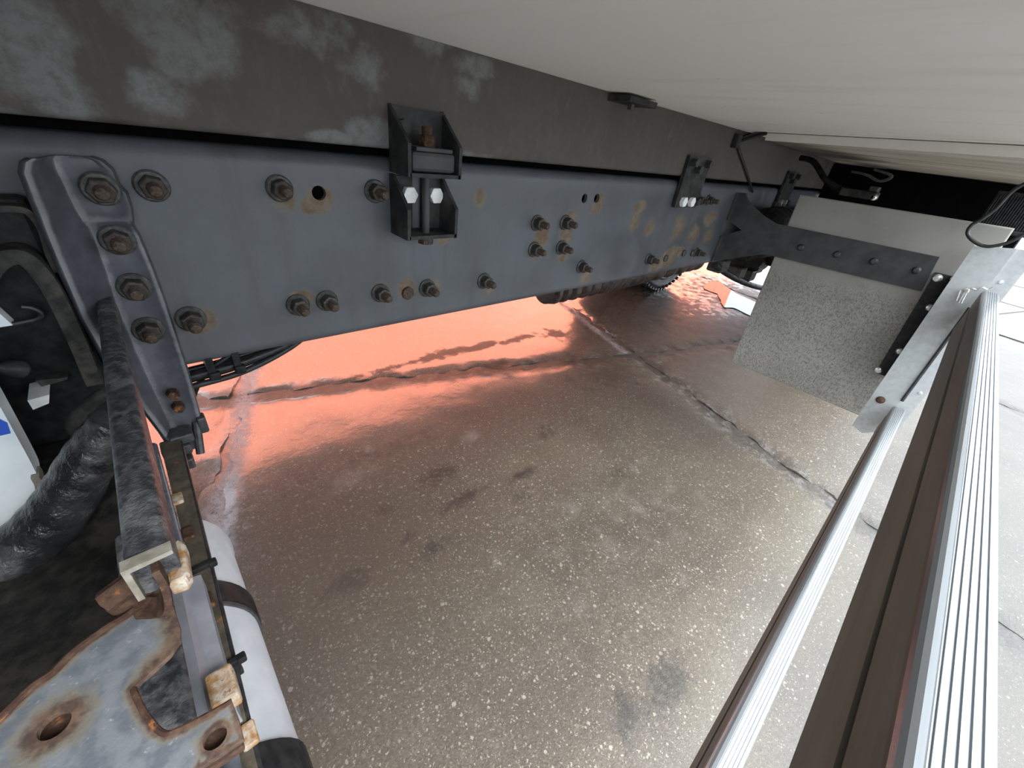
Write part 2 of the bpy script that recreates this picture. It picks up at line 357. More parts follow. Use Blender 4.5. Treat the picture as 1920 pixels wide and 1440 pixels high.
M = {
    'press_edges': mat_press_edges(),
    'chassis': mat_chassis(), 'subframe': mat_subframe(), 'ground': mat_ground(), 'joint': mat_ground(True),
    'floor': mat_floor_panel(), 'sill': mat_sill(), 'guard': mat_guard(), 'rustplate': mat_rustplate(),
    'alu': mat_alu('bright_aluminium', (.30, .315, .325)), 'alu_post': mat_alu('dull_aluminium', (.40, .412, .408), .5, .35), 'alu_side': mat_alu_side(),
    'bolt': plain('bolt_steel', (0.035, 0.0301, 0.0259), (0.07, 0.0602, 0.0504), .45, .4, 180, .3, .0, spec=0.3),
    'stud': plain('rusty_stud', (0.0385, 0.028, 0.0224), (0.0875, 0.0644, 0.0504), .55, .2, 260, .5, .02, spec=0.2),
    'washer': plain('washer_steel', (0.040, 0.039, 0.037), (0.082, 0.079, 0.074), .42, .3, 150, .2, -.04, spec=.35),
    'bolt_far': plain('plated_bolt', (0.042, 0.0392, 0.035), (0.084, 0.0784, 0.07), .4, .4, 200, .3, -.03, spec=0.3),
    'rust': plain('rust', (0.040, 0.022, 0.016), (0.080, 0.047, 0.031), .85, 0, 150, .6, .04, spec=0.15),
    'rust_or': plain('orange_rust', (0.252, 0.133, 0.049), (0.434, 0.399, 0.336), .6, 0, 110, .6, .06),
    'black': plain('black_paint', (0.0196, 0.0196, 0.021), (0.035, 0.035, 0.0364), .5, 0, 60, .2, spec=0.2),
    'bracket': plain('dark_grey_bracket_paint', (0.0224, 0.0231, 0.0231), (0.0385, 0.0392, 0.0385), .5, 0, 50, .25, 0, dirt=(0.0525, 0.0504, 0.0462), spec=0.15),
    'arm': plain('charcoal_paint', (0.0385, 0.0406, 0.0406), (0.0595, 0.0616, 0.0616), .5, 0, 20, .15, 0, spec=0.22),
    'press': plain('pressed_steel_paint', (0.0665, 0.0721, 0.084), (0.098, 0.105, 0.12), .30, 0, 40, .2, -.02),
    'dirty': plain('muddy_black_steel', (0.0196, 0.0196, 0.0189), (0.042, 0.0406, 0.0364), .5, 0, 70, .5, 0, dirt=(0.0595, 0.0546, 0.0476), spec=0.15),
    'worn': plain('worn_black_bar', (0.0315, 0.0329, 0.0364), (0.084, 0.0875, 0.0945), .34, .1, 130, .6, 0, .002, dirt=(0.154, 0.154, 0.154), spec=0.35),
    'rubber': plain('rubber', (0.0084, 0.0084, 0.0091), (0.021, 0.021, 0.021), .5, 0, 60, .3, spec=0.15),
    'rubber_wet': plain('wet_rubber', (0.0112, 0.0112, 0.0126), (0.0245, 0.0245, 0.0252), .2, 0, 40, .6, 0, .004, dirt=(0.07, 0.07, 0.0686)),
    'tyre': plain('tyre_rubber', (0.009, 0.009, 0.0095), (0.022, 0.022, 0.022), .3, 0, 40, .3, spec=0.4),
    'cable': plain('cable_sheath', (0.014, 0.014, 0.0147), (0.028, 0.028, 0.0294), .35, 0, 90, .15, spec=0.3),
    'white': plain('white_enamel', (0.32, 0.328, 0.35), (0.37, 0.378, 0.395), .35, 0, 30, .05, 0, dirt=(0.37, 0.36, 0.36)),
    'white_hex': plain('white_bolt_head', (.80, .80, .78), (.9, .9, .88), .5, 0, 200, .1),
    'canister': plain('pale_plastic', (.74, .80, .82), (.84, .88, .9), .4, 0, 20, .05),
    'cream_edge': plain('grimy_rim', (0.168, 0.15, 0.115), (0.266, 0.248, 0.21), .6, 0, 90, .2),
    'lip': plain('cream_strip', (.86, .84, .77), (.9, .88, .82), .5, 0, 20, .05),
    'lilac': plain('grey_channel_paint', (0.147, 0.15, 0.171), (0.189, 0.193, 0.213), .4, 0, 60, .15, 0),
    'rustbar': plain('rust_flecked_bar', (0.0525, 0.0455, 0.035), (0.105, 0.0875, 0.063), .55, 0, 90, .5, .03, dirt=(0.035, 0.0315, 0.028), spec=0.25),
    'zinc': plain('zinc_bolt', (.62, .62, .60), (.75, .75, .73), .28, .8, 120, .1),
    'steel_dark': plain('dark_bolt', (0.042, 0.0434, 0.0434), (0.07, 0.07, 0.07), .45, .3, 120, .2, spec=0.25),
    'hose': plain('ribbed_hose', (0.021, 0.0154, 0.014), (0.0595, 0.0434, 0.0364), .3, 0, 40, .3, spec=0.35),
    'orange': plain('orange_tarpaulin', (.97, .26, .13), (.97, .28, .15), .5, 0, 4, .05),
    'steel_rim': plain('rim_steel', (0.07, 0.07, 0.07), (0.126, 0.122, 0.119), .5, .3, 30, .2),
    'blue': plain('blue_print', (.03, .10, .55), (.04, .12, .6), .5, 0, 30, 0),
    'hole': plain('shade_black', (0.0028, 0.0028, 0.0028), (0.0042, 0.0042, 0.0042), 1.0, 0, 30, 0, spec=0.0),  # near-black colour standing for shade in holes and gaps
}
wb = NB('puddle_water'); nr = wb.bump(wb.noise(22, 3, stretch=(1, 1, 1)), .03, .004)
wb.done((.05, .045, .04), .03, 0.0, nr, IOR=1.33); 
M['water'] = wb.m


# ------------------------------------------------------------------ mesh helpers
def obj(name, bm, mat, parent=None, smooth=False):
    bmesh.ops.recalc_face_normals(bm, faces=bm.faces)
    me = bpy.data.meshes.new(name); bm.to_mesh(me); bm.free()
    me.materials.append(M[mat] if isinstance(mat, str) else mat)
    if smooth:
        for p in me.polygons: p.use_smooth = True
        try: me.set_sharp_from_angle(angle=math.radians(38))
        except Exception: pass
    o = bpy.data.objects.new(name, me); C.objects.link(o)
    if parent is not None: adopt(o, parent)
    return o


def world_loc(o):
    v = Vector(o.location)
    return v if o.parent is None else v  # things sit at identity rotation; inverse keeps world coordinates


def adopt(o, parent):
    o.parent = parent
    mw = Matrix.Translation(parent.location)
    if parent.parent is not None: mw = parent.parent.matrix_parent_inverse @ mw if False else parent_world(parent)
    o.matrix_parent_inverse = mw.inverted()


def parent_world(o):
    loc = Matrix.LocRotScale(o.location, o.rotation_euler, o.scale)
    if o.parent is None: return loc
    return parent_world(o.parent) @ o.matrix_parent_inverse @ loc


def thing(name, label, cat, loc, group=None):
    o = bpy.data.objects.new(name, None); C.objects.link(o); o.empty_display_size = .05
    o.location = loc; o['label'] = label; o['category'] = cat
    if group: o['group'] = group
    return o


def tag(o, label, cat, group=None):
    o['label'] = label; o['category'] = cat
    if group: o['group'] = group
    return o


def box(bm, x0, x1, y0, y1, z0, z1, bev=0.0):
    vs_ = [bm.verts.new((x, y, z)) for x in (x0, x1) for y in (y0, y1) for z in (z0, z1)]
    fs = [bm.faces.new([vs_[i] for i in q]) for q in ((0, 1, 3, 2), (4, 6, 7, 5), (0, 4, 5, 1), (2, 3, 7, 6), (0, 2, 6, 4), (1, 5, 7, 3))]
    if bev:
        es = list({e for f in fs for e in f.edges})
        bmesh.ops.bevel(bm, geom=es, offset=bev, segments=2, affect='EDGES', profile=.5)


def prism(bm, pts, ax, a0, a1, bev=0.0):
    """polygon pts in the plane square to ax (remaining axes in XYZ order), from a0 to a1"""
    def mk(p, a):
        if ax == 'X': return (a, p[0], p[1])
        if ax == 'Y': return (p[0], a, p[1])
        return (p[0], p[1], a)
    A = [bm.verts.new(mk(p, a0)) for p in pts]; B = [bm.verts.new(mk(p, a1)) for p in pts]
    n = len(pts); fs = [bm.faces.new(A), bm.faces.new(B[::-1])]
    for i in range(n): fs.append(bm.faces.new((A[i], B[i], B[(i + 1) % n], A[(i + 1) % n])))
    if bev:
        es = list({e for f in fs[:2] for e in f.edges})
        bmesh.ops.bevel(bm, geom=es, offset=bev, segments=2, affect='EDGES', profile=.5)
    return fs


def basis(d):
    d = Vector(d).normalized(); u = d.orthogonal().normalized()
    return d, u, d.cross(u)


def cyl(bm, a, b, r0, r1=None, n=20, cap=True, rot=0.0):
    r1 = r0 if r1 is None else r1
    a = Vector(a); b = Vector(b); d, u, v = basis(b - a)
    A = []; B = []
    for i in range(n):
        t = 2 * PI * i / n + rot; e = u * math.cos(t) + v * math.sin(t)
        A.append(bm.verts.new(a + e * r0)); B.append(bm.verts.new(b + e * r1))
    for i in range(n): bm.faces.new((A[i], A[(i + 1) % n], B[(i + 1) % n], B[i]))
    if cap: bm.faces.new(A[::-1]); bm.faces.new(B)


def lathe(bm, o, d, prof, n=32):
    """prof = (along, radius) list spun about the axis through o along d"""
    o = Vector(o); d, u, v = basis(d); rings = []
    for s, r in prof:
        if r < 1e-6: rings.append([bm.verts.new(o + d * s)]); continue
        rings.append([bm.verts.new(o + d * s + (u * math.cos(2 * PI * i / n) + v * math.sin(2 * PI * i / n)) * r) for i in range(n)])
    for A, B in zip(rings, rings[1:]):
        for i in range(n):
            j = (i + 1) % n
            if len(A) == 1 and len(B) == 1: continue
            if len(A) == 1: bm.faces.new((A[0], B[j], B[i]))
            elif len(B) == 1: bm.faces.new((A[i], A[j], B[0]))
            else: bm.faces.new((A[i], A[j], B[j], B[i]))


def smooth_path(pts, k=6):
    pts = [Vector(p) for p in pts]
    if len(pts) < 3: return pts
    out = []
    for i in range(len(pts) - 1):
        p0 = pts[max(0, i - 1)]; p1 = pts[i]; p2 = pts[i + 1]; p3 = pts[min(len(pts) - 1, i + 2)]
        for j in range(k):
            t = j / k
            out.append(.5 * ((2 * p1) + (p2 - p0) * t + (2 * p0 - 5 * p1 + 4 * p2 - p3) * t * t + (3 * p1 - p0 - 3 * p2 + p3) * t ** 3))
    out.append(pts[-1]); return out


def tube(bm, pts, r, n=10, k=6, rfun=None):
    path = smooth_path(pts, k); rings = []; u = None
    for i, p in enumerate(path):
        d = (path[min(i + 1, len(path) - 1)] - path[max(i - 1, 0)]).normalized()
        if u is None: u = d.orthogonal().normalized()
        u = (u - d * u.dot(d)).normalized(); v = d.cross(u)
        rr = rfun(i, len(path)) if rfun else r
        rings.append([bm.verts.new(p + (u * math.cos(2 * PI * a / n) + v * math.sin(2 * PI * a / n)) * rr) for a in range(n)])
    for A, B in zip(rings, rings[1:]):
        for a in range(n): bm.faces.new((A[a], A[(a + 1) % n], B[(a + 1) % n], B[a]))
    bm.faces.new(rings[0][::-1]); bm.faces.new(rings[-1])


def ribbon(bm, pts, wdir, width, thick, k=6):
    """flat bar bent along pts; wdir is the direction of its width"""
    path = smooth_path(pts, k); wd = Vector(wdir).normalized(); rings = []
    for i, p in enumerate(path):
        d = (path[min(i + 1, len(path) - 1)] - path[max(i - 1, 0)]).normalized()
        nn = d.cross(wd).normalized()
        rings.append([bm.verts.new(p + wd * (sx * width / 2) + nn * (sy * thick / 2)) for sx, sy in ((-1, -1), (1, -1), (1, 1), (-1, 1))])
    for A, B in zip(rings, rings[1:]):
        for a in range(4): bm.faces.new((A[a], A[(a + 1) % 4], B[(a + 1) % 4], B[a]))
    bm.faces.new(rings[0][::-1]); bm.faces.new(rings[-1])


def arc(cx, cy, r, a0, a1, n=6):
    return [(cx + r * math.cos(a0 + (a1 - a0) * i / n), cy + r * math.sin(a0 + (a1 - a0) * i / n)) for i in range(n + 1)]


def rrect(x0, x1, y0, y1, r, n=4):
    return (arc(x1 - r, y1 - r, r, 0, PI / 2, n) + arc(x0 + r, y1 - r, r, PI / 2, PI, n) + arc(x0 + r, y0 + r, r, PI, 1.5 * PI, n) + arc(x1 - r, y0 + r, r, 1.5 * PI, 2 * PI, n))


def drill(o, cutters):
    """real holes: subtract cutter cylinders from a mesh object"""
    bm = bmesh.new()
    for a, b, r in cutters: cyl(bm, a, b, r, n=20)
    bmesh.ops.recalc_face_normals(bm, faces=bm.faces)
    me = bpy.data.meshes.new('cut'); bm.to_mesh(me); bm.free()
    co_ = bpy.data.objects.new('cut', me); C.objects.link(co_)
    md = o.modifiers.new('holes', 'BOOLEAN'); md.operation = 'DIFFERENCE'; md.object = co_; md.solver = 'EXACT'
    bpy.context.view_layer.update()
    new = bpy.data.meshes.new_from_object(o.evaluated_get(bpy.context.evaluated_depsgraph_get()))
    o.modifiers.remove(md); old = o.data; o.data = new
    if len(new.materials) == 0: new.materials.append(old.materials[0])
    bpy.data.objects.remove(co_); bpy.data.meshes.remove(me)


# ------------------------------------------------------------------ fasteners (mesh data shared)
def bolt_meshes():
    out = {}
    bm = bmesh.new(); lathe(bm, (0, 0, 0), (0, -1, 0), [(0, 0), (0, .0180), (.0030, .0180), (.0045, .0160), (.0045, 0)], 24); out['washer'] = bm
    bm = bmesh.new(); cyl(bm, (0, -.0045, 0), (0, -.0195, 0), .0138, .0138, 6); cyl(bm, (0, -.0195, 0), (0, -.0208, 0), .0138, .0118, 6)
    bmesh.ops.bevel(bm, geom=[e for e in bm.edges], offset=.0006, segments=1, affect='EDGES'); out['nut'] = bm
    bm = bmesh.new()
    prof = [(.016, .0074)]
    for i in range(9): prof += [(.0200 + i * .002, .0076), (.0210 + i * .002, .0067)]
    prof += [(.039, .0060), (.0395, .0052), (.0395, 0)]
    lathe(bm, (0, 0, 0), (0, -1, 0), prof, 14); out['stud'] = bm
    res = {}
    for k, b in out.items():
        bmesh.ops.recalc_face_normals(b, faces=b.faces)
        me = bpy.data.meshes.new(k); b.to_mesh(me); b.free(); res[k] = me
        if k != 'nut':
            for p in me.polygons: p.use_smooth = True
            me.set_sharp_from_angle(angle=math.radians(35))
    return res


BM_ = bolt_meshes()
BM_['washer'].materials.append(M['washer']); BM_['nut'].materials.append(M['bolt']); BM_['stud'].materials.append(M['stud'])
far_nut = BM_['nut'].copy(); far_nut.materials[0] = M['bolt_far']


def bolt(parent, x, y, z, s=1.0, clean=False, length=1.0):
    """nut on its stud and washer: part 'bolt' with washer and stud under it"""
    b = bpy.data.objects.new('bolt', far_nut if clean else BM_['nut']); C.objects.link(b)
    b.location = (x, y, z); b.scale = (s, s, s); b.rotation_euler = (0, random.uniform(0, PI), 0)
    b.parent = parent; b.matrix_parent_inverse = parent_world(parent).inverted()
    for k in ('washer', 'stud'):
        c = bpy.data.objects.new(k, BM_[k]); C.objects.link(c); c.parent = b
        if k == 'stud': c.scale = (1, length, 1)
    return b


# ================================================================== GROUND
O = Vector((2.039, 1.014, 0)); SL, SW = 1.98, 3.2
ground = thing('ground', 'ground', 'ground', (0, 0, -.05)); del ground['label'], ground['category']; ground['kind'] = 'structure'
bm = bmesh.new(); box(bm, -40, 60, -40, 40, -.20, -.010)
base = obj('joint_bed', bm, 'joint', ground); base['label'] = 'dark grit in the joints between slabs'


def h_noise(x, y):
    return .0022 * mnoise.noise((x * 2.2, y * 2.2, 0)) + .0016 * mnoise.noise((x * 9, y * 9, 3)) + .0009 * mnoise.noise((x * 26, y * 26, 7))


def slab(i, j, res):
    gap = .024
    nx = max(2, int(SL / res)); ny = max(2, int(SW / res))
    bm = bmesh.new(); G = []
    for a in range(nx + 1):
        row = []
        for c in range(ny + 1):
            u = gap + (SL - 2 * gap) * a / nx; v = gap + (SW - 2 * gap) * c / ny
            p = O + D1 * (i * SL + u) + D2 * (j * SW + v)
            z = h_noise(p.x, p.y)
            if res < .1:
                e = min(u - gap, SL - gap - u, v - gap, SW - gap - v)
                if e < .10:
                    jit = .030 * mnoise.noise((p.x * 5, p.y * 5, i * 3.1)) + .018 * mnoise.noise((p.x * 24, p.y * 24, j * 2.3))
                    if a in (0, nx): p = p + D1 * jit
                    if c in (0, ny): p = p + D2 * jit
                    z -= .011 * max(0, 1 - e / .07) ** 1.3 * max(0, .75 + 1.3 * mnoise.noise((p.x * 11, p.y * 11, 5)))
            row.append(bm.verts.new((p.x, p.y, z)))
        G.append(row)
    for a in range(nx):
        for c in range(ny): bm.faces.new((G[a][c], G[a + 1][c], G[a + 1][c + 1], G[a][c + 1]))
    rim = [G[a][0] for a in range(nx)] + [G[nx][c] for c in range(ny)] + [G[a][ny] for a in range(nx, 0, -1)] + [G[0][c] for c in range(ny, 0, -1)]
    low = [bm.verts.new((v.co.x, v.co.y, -.03)) for v in rim]
    for k in range(len(rim)): bm.faces.new((rim[k], low[k], low[(k + 1) % len(rim)], rim[(k + 1) % len(rim)]))
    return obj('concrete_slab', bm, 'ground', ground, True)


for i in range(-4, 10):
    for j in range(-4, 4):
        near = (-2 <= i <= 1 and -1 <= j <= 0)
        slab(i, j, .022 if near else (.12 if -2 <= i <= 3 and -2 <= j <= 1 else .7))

# puddle lying in the hollow by the far wheel
pp = [(1345, 552), (1318, 540), (1335, 527), (1352, 532), (1375, 548), (1400, 560), (1425, 572), (1440, 590), (1425, 600), (1405, 592), (1390, 585), (1375, 578), (1358, 577), (1352, 568)]
bm = bmesh.new(); pts = []
for q in pp:
    v = at(q[0], q[1], 'Z', 0); pts.append((v.x, v.y))
cxy = (sum(p[0] for p in pts) / len(pts), sum(p[1] for p in pts) / len(pts))
sm = [Vector((p.x, p.y)) for p in smooth_path([(x, y, 0) for x, y in pts + pts[:1]], 4)[:-1]]
prism(bm, [(p.x + .012 * mnoise.noise((p.x * 9, p.y * 9, 0)), p.y + .012 * mnoise.noise((p.x * 9, p.y * 9, 4))) for p in sm], 'Z', -.004, .0052)
pud = obj('puddle', bm, 'water'); tag(pud, 'shallow grey rain puddle on the slabs beside the far rear wheel', 'puddle')

# ================================================================== CHASSIS RAIL
W = .70
rail = thing('chassis_rail', 'long blue-grey painted steel chassis rail with bolts and rust spots along its web', 'chassis rail', (0.9, .74, .642))
z0, z1, t, fl, r = .640, .944, .009, .085, .020
outer = [(W + fl, z0)] + arc(W + r, z0 + r, r, 1.5 * PI, PI, 6) + arc(W + r, z1 - r, r, PI, PI / 2, 6) + [(W + fl, z1)]
inner = [(W + fl, z1 - t)] + arc(W + r, z1 - r, r - t, PI / 2, PI, 6) + arc(W + r, z0 + r, r - t, PI, 1.5 * PI, 6) + [(W + fl, z0 + t)]
bm = bmesh.new(); prism(bm, outer + inner, 'X', -1.6, 5.2)
web = obj('channel', bm, 'chassis', rail, True)
holes = [at(598, 362, 'Y', W), at(1096, 372, 'Y', W), at(1119, 372, 'Y', W)]
drill(web, [((h.x, W - .03, h.z), (h.x, W + .03, h.z), rr) for h, rr in zip(holes, (.0105, .011, .011))])
for p in web.data.polygons: p.use_smooth = True
web.data.set_sharp_from_angle(angle=math.radians(30))
bolts_px = [(288, 353, 1, 0), (531, 357, 1, 0), (712, 362, 1, 0), (362, 606, 1.03, 0), (565, 578, 1, 1), (620, 570, 1, 1), (721, 555, .97, 1), (809, 545, 1, 1), (916, 531, 1, 1),
            (1016, 421, 1, 1), (1069, 420, 1, 1), (1010, 471, 1, 1), (1061, 467, 1, 1), (1098, 503, 1, 1), (1224, 488, 1.05, 1), (1318, 377, 1, 1), (1336, 377, 1, 1), (1313, 475, 1, 1)]
for x, y, s, cl in bolts_px:
    v = at(x, y, 'Y', W - .018)
    bolt(rail, v.x, W, v.z, s * 1.02, bool(cl))
bm = bmesh.new(); box(bm, .2, 1.05, W + .014, W + .020, .865, .915, .001); obj('hole_shade_sheet', bm, 'hole', rail)  # black sheet added behind the web so its holes look dark
v = at(764, 549, 'Y', W)
bm = bmesh.new(); lathe(bm, (v.x, W, v.z), (0, -1, 0), [(0, .0125), (.004, .0125), (.0055, .011), (.0055, 0)], 24)
obj('rivet', bm, 'stud', rail, True)
for x, y in ((1283, 475), (1299, 475), (1249, 485)):
    v = at(x, y, 'Y', W - .004)
    bm = bmesh.new(); lathe(bm, (v.x, W, v.z), (0, -1, 0), [(0, .012), (.005, .012), (.008, .008), (.009, 0)], 16)
    obj('rivet', bm, 'washer', rail, True)
for x in (.175, .20, .228):
    bm = bmesh.new(); cyl(bm, (x, W + .045, z0), (x, W + .045, z0 - .010), .008, n=6); obj('flange_nut', bm, 'bolt', rail)

# ================================================================== SUBFRAME
sub = thing('subframe_beam', 'dark brown-grey beam with pale scuffed patches lying on the chassis rail', 'beam', (0.9, .73, .955))
S0, S1, SF = .957, 1.110, .697
outer = [(SF + .07, S0)] + arc(SF + .008, S0 + .008, .008, 1.5 * PI, PI, 4) + [(SF, S1)]
inner = [(SF + .008, S1), (SF + .008, S0 + .012), (SF + .07, S0 + .008)]
bm = bmesh.new(); prism(bm, outer + inner, 'X', -1.6, 5.2)
obj('beam_web', bm, 'subframe', sub, True)
bm = bmesh.new(); box(bm, -1.6, 5.2, SF + .045, SF + .065, z1, S0, 0); obj('gap_shade_strip', bm, 'hole', sub)  # near-black strip stands for the shade in the gap under the beam
bm = bmesh.new(); box(bm, .895, 1.005, .635, SF, 1.094, 1.106, .001); tb = obj('clamp_tab', bm, 'bracket', sub)
bm = bmesh.new(); cyl(bm, (.945, .665, 1.094), (.945, .665, 1.084), .008, n=6); obj('tab_bolt', bm, 'washer', tb)

# ================================================================== CARGO BODY UNDERSIDE
body = thing('cargo_body_floor', 'cream panelled underside of the cargo body above the chassis', 'truck body', (1.2, 1.1, 1.11))
a = at(1422, 247, 'Z', 1.11); bpt = at(1920, 271, 'Z', 1.11); dY = (bpt - a); ex = dY.x / dY.y
def skew(y): return a.x + ex * (y - a.y)
bm = bmesh.new(); prism(bm, [(-2.0, -.14), (skew(-.14), -.14), (skew(.69), .69), (1.8, .69), (1.8, 2.55), (-2.0, 2.55)], 'Z', 1.1103, 1.16)
obj('floor_panel', bm, 'floor', body)
bm = bmesh.new(); prism(bm, [(skew(-.14), -.14), (3.18, -.14), (3.18, .69), (skew(.60), .60)], 'Z', 1.089, 1.16)
obj('rear_floor_panel', bm, 'sill', body)['label'] = 'stained lower panel with painted shade'
bm = bmesh.new(); prism(bm, [(skew(-.14) - .010, -.14), (skew(-.14) + .002, -.14), (skew(.60) + .002, .60), (skew(.60) - .010, .60)], 'Z', 1.087, 1.1068)
obj('edge_strip', bm, 'lip', body)
bm = bmesh.new(); prism(bm, [(skew(-.14) - .055, -.14), (skew(-.14) - .010, -.14), (skew(.60) - .010, .60), (skew(.60) - .05, .60)], 'Z', 1.1085, 1.1105)
obj('edge_flange', bm, 'floor', body)
l0 = at(1628, 316, 'Z', 1.089); l1 = at(1892, 346, 'Z', 1.089)
bm = bmesh.new(); box(bm, 3.12, 3.20, l1.y, l0.y, 1.064, 1.089, .002); obj('rear_lip', bm, 'lip', body)
bm = bmesh.new(); box(bm, 3.19, 6.0, -.14, 2.55, 1.10, 1.16); obj('tail_floor', bm, 'black', body)
bm = bmesh.new(); box(bm, -2.0, 6.0, -.14, 2.55, 1.16, 3.4); obj('body_box', bm, 'lip', body)
bm = bmesh.new(); prism(bm, [(1.80, .69), (3.2, .69), (3.2, 2.55), (1.80, 2.55)], 'Z', 1.11, 1.16); obj('inner_floor_panel', bm, 'floor', body)

# far chassis rail (mirrors the near one)
fr = thing('far_chassis_rail', 'second chassis rail on the far side, seen only from below', 'chassis rail', (0.9, 1.50, .642))
bm = bmesh.new(); box(bm, -1.6, 5.2, 1.47, 1.55, .645, .944, .004); box(bm, -1.6, 5.2, 1.48, 1.55, .944, 1.11, .002); obj('channel', bm, 'chassis', fr)

# ================================================================== BODY MOUNT CLAMP
cl = thing('body_mount_clamp', 'dark grey steel clamp with rusty spring bolt and two white hex heads', 'clamp', (.405, .67, .82))
XL, XR = .360, .456
ub = bmesh.new()
for x0 in (XL - .004, XR - .004):
    prism(ub, [(.697, 1.020), (.697, .925), (.636, .925), (.636, .972)], 'X', x0, x0 + .006)
box(ub, XL, XR, .636, .697, .925, .931); box(ub, XL, XR, .691, .697, .925, 1.018)
u = obj('upper_bracket', ub, 'bracket', cl)
bm = bmesh.new(); box(bm, XL + .006, XR - .008, .640, .690, .932, .962, .006); obj('rubber_block', bm, 'arm', cl)
bm = bmesh.new(); box(bm, XL + .014, XR - .014, .641, .688, .962, .968, .001); obj('spring_plate', bm, 'arm', cl)
bm = bmesh.new(); cyl(bm, (.407, .665, .968), (.407, .665, .984), .0145, n=6); cyl(bm, (.407, .665, .984), (.407, .665, .996), .0085, n=14)
obj('rusty_nut', bm, 'rust', cl)
bm = bmesh.new(); cyl(bm, (XL + .018, .691, .99), (XL + .018, .684, .99), .012, n=8); obj('weld_nut', bm, 'bracket', cl)
lb = bmesh.new()
for x0 in (XL - .004, XR - .004):
    prism(lb, [(.700, .922), (.700, .826), (.640, .826), (.640, .876), (.690, .922)], 'X', x0, x0 + .006)
box(lb, XL, XR, .640, .700, .827, .833)
box(lb, XL, .395, .692, .700, .833, .920); box(lb, .415, XR, .692, .700, .833, .920)
obj('lower_bracket', lb, 'bracket', cl)
bm = bmesh.new(); cyl(bm, (.405, .663, .966), (.405, .663, .822), .0068, n=16); obj('threaded_rod', bm, 'arm', cl, True)
bm = bmesh.new(); cyl(bm, (.405, .663, .826), (.405, .663, .814), .014, n=6); obj('lower_nut', bm, 'stud', cl)
for px_, py_ in ((770, 366), (819, 367)):
    v = at(px_, py_, 'Y', .684)
    bm = bmesh.new(); cyl(bm, (v.x, .693, v.z), (v.x, .682, v.z), .0145, n=6, rot=.3)
    bmesh.ops.bevel(bm, geom=bm.edges[:], offset=.0008, segments=1, affect='EDGES')
    obj('hex_head', bm, 'white_hex', cl)['label'] = 'white hex bolt head'

# ================================================================== FISH PLATES
def fish_plate(x, label, cln):
    t_ = thing('fish_plate', label, 'bracket', (x + .07, .69, .865), 'fish plates joining beam and chassis rail')
    bm = bmesh.new(); prism(bm, rrect(x, x + .150, .868, 1.016, .004), 'Y', .686, .6965); obj('plate', bm, 'bracket', t_)
    for dx in (.038, .094):
        bm = bmesh.new(); cyl(bm, (x + dx, .686, .886), (x + dx, .674, .886), .0155, n=6, rot=.4); obj('hex_head', bm, 'white_hex' if cln else 'zinc', t_)
    bm = bmesh.new(); cyl(bm, (x + .124, .686, .888), (x + .124, .668, .888), .012, n=6); obj('side_nut', bm, 'steel_dark', t_)
    for dx, dz in ((.026, .130), (.066, .112), (.122, .130)):
        bm = bmesh.new(); cyl(bm, (x + dx, .686, .868 + dz), (x + dx, .668, .868 + dz), .0125, n=6, rot=.2); obj('top_nut', bm, 'steel_dark', t_)
    return t_


fish_plate(1.335, 'dark bolted plate with two white bolt heads, nearer of the two rail plates', True)
fish_plate(2.28, 'dark bolted plate in shadow beyond the forked arm, farther of the two rail plates', False)

# ================================================================== FORKED SUPPORT ARM
ax_ = 1.820
arm = thing('support_arm', 'charcoal forked steel arm reaching from the chassis rail across the grey plate', 'bracket', (ax_, .69, .652))
poly = [(.698, .918), (.698, .818), (.626, .793), (.698, .756), (.698, .650), (.521, .728), (.490, .731), (.037, .741), (.047, .845), (.518, .840), (.575, .858), (.640, .892), (.668, .920)]
bm = bmesh.new(); prism(bm, poly, 'X', ax_, ax_ + .009, .001); obj('arm_plate', bm, 'arm', arm)
for za, zb in ((.818, .918), (.650, .756)):
    bm = bmesh.new(); box(bm, ax_ - .006, ax_ + .09, .690, .700, za, zb, .002); obj('foot', bm, 'arm', arm)
for px_, py_ in ((1501, 464), (1569, 477), (1638, 490), (1718, 507)):
    v = at(px_, py_, 'X', ax_ - .006)
    bm = bmesh.new(); lathe(bm, (ax_, v.y, v.z), (-1, 0, 0), [(0, .0115), (.004, .0112), (.009, .007), (.010, .0)], 16); obj('dome_bolt', bm, 'steel_dark', arm, True)

# ================================================================== GREY PLATE
gp = thing('splash_plate', 'large speckled grey plate hanging across behind the forked arm', 'panel', (1.842, .2, .28))
bm = bmesh.new(); prism(bm, [(.488, .947), (.462, .276), (-.085, .282), (-.058, .951)], 'X', ax_ + .009, ax_ + .036, .004); obj('plate', bm, 'guard', gp)
for sgn in (0, 1):
    pass
ag = bmesh.new()
prism(ag, [(.034, .802), (-.012, .802), (-.022, .452), (.016, .452)], 'X', ax_ + .001, ax_ + .009)
prism(ag, [(-.004, .802), (-.012, .802), (-.022, .452), (-.014, .452)], 'X', 1.735, ax_ + .009)
ao = obj('angle_strip', ag, 'black', gp); ao['label'] = 'black angle strip'
for px_, py_ in ((1757, 522), (1744, 577), (1688, 659), (1647, 694)):
    v = at(px_, py_, 'X', ax_ - .004)
    bm = bmesh.new(); lathe(bm, (ax_ + .001, v.y, v.z), (-1, 0, 0), [(0, .0125), (.003, .0125), (.008, .009), (.0095, .004), (.0085, 0)], 18); obj('silver_bolt', bm, 'zinc', ao, True)

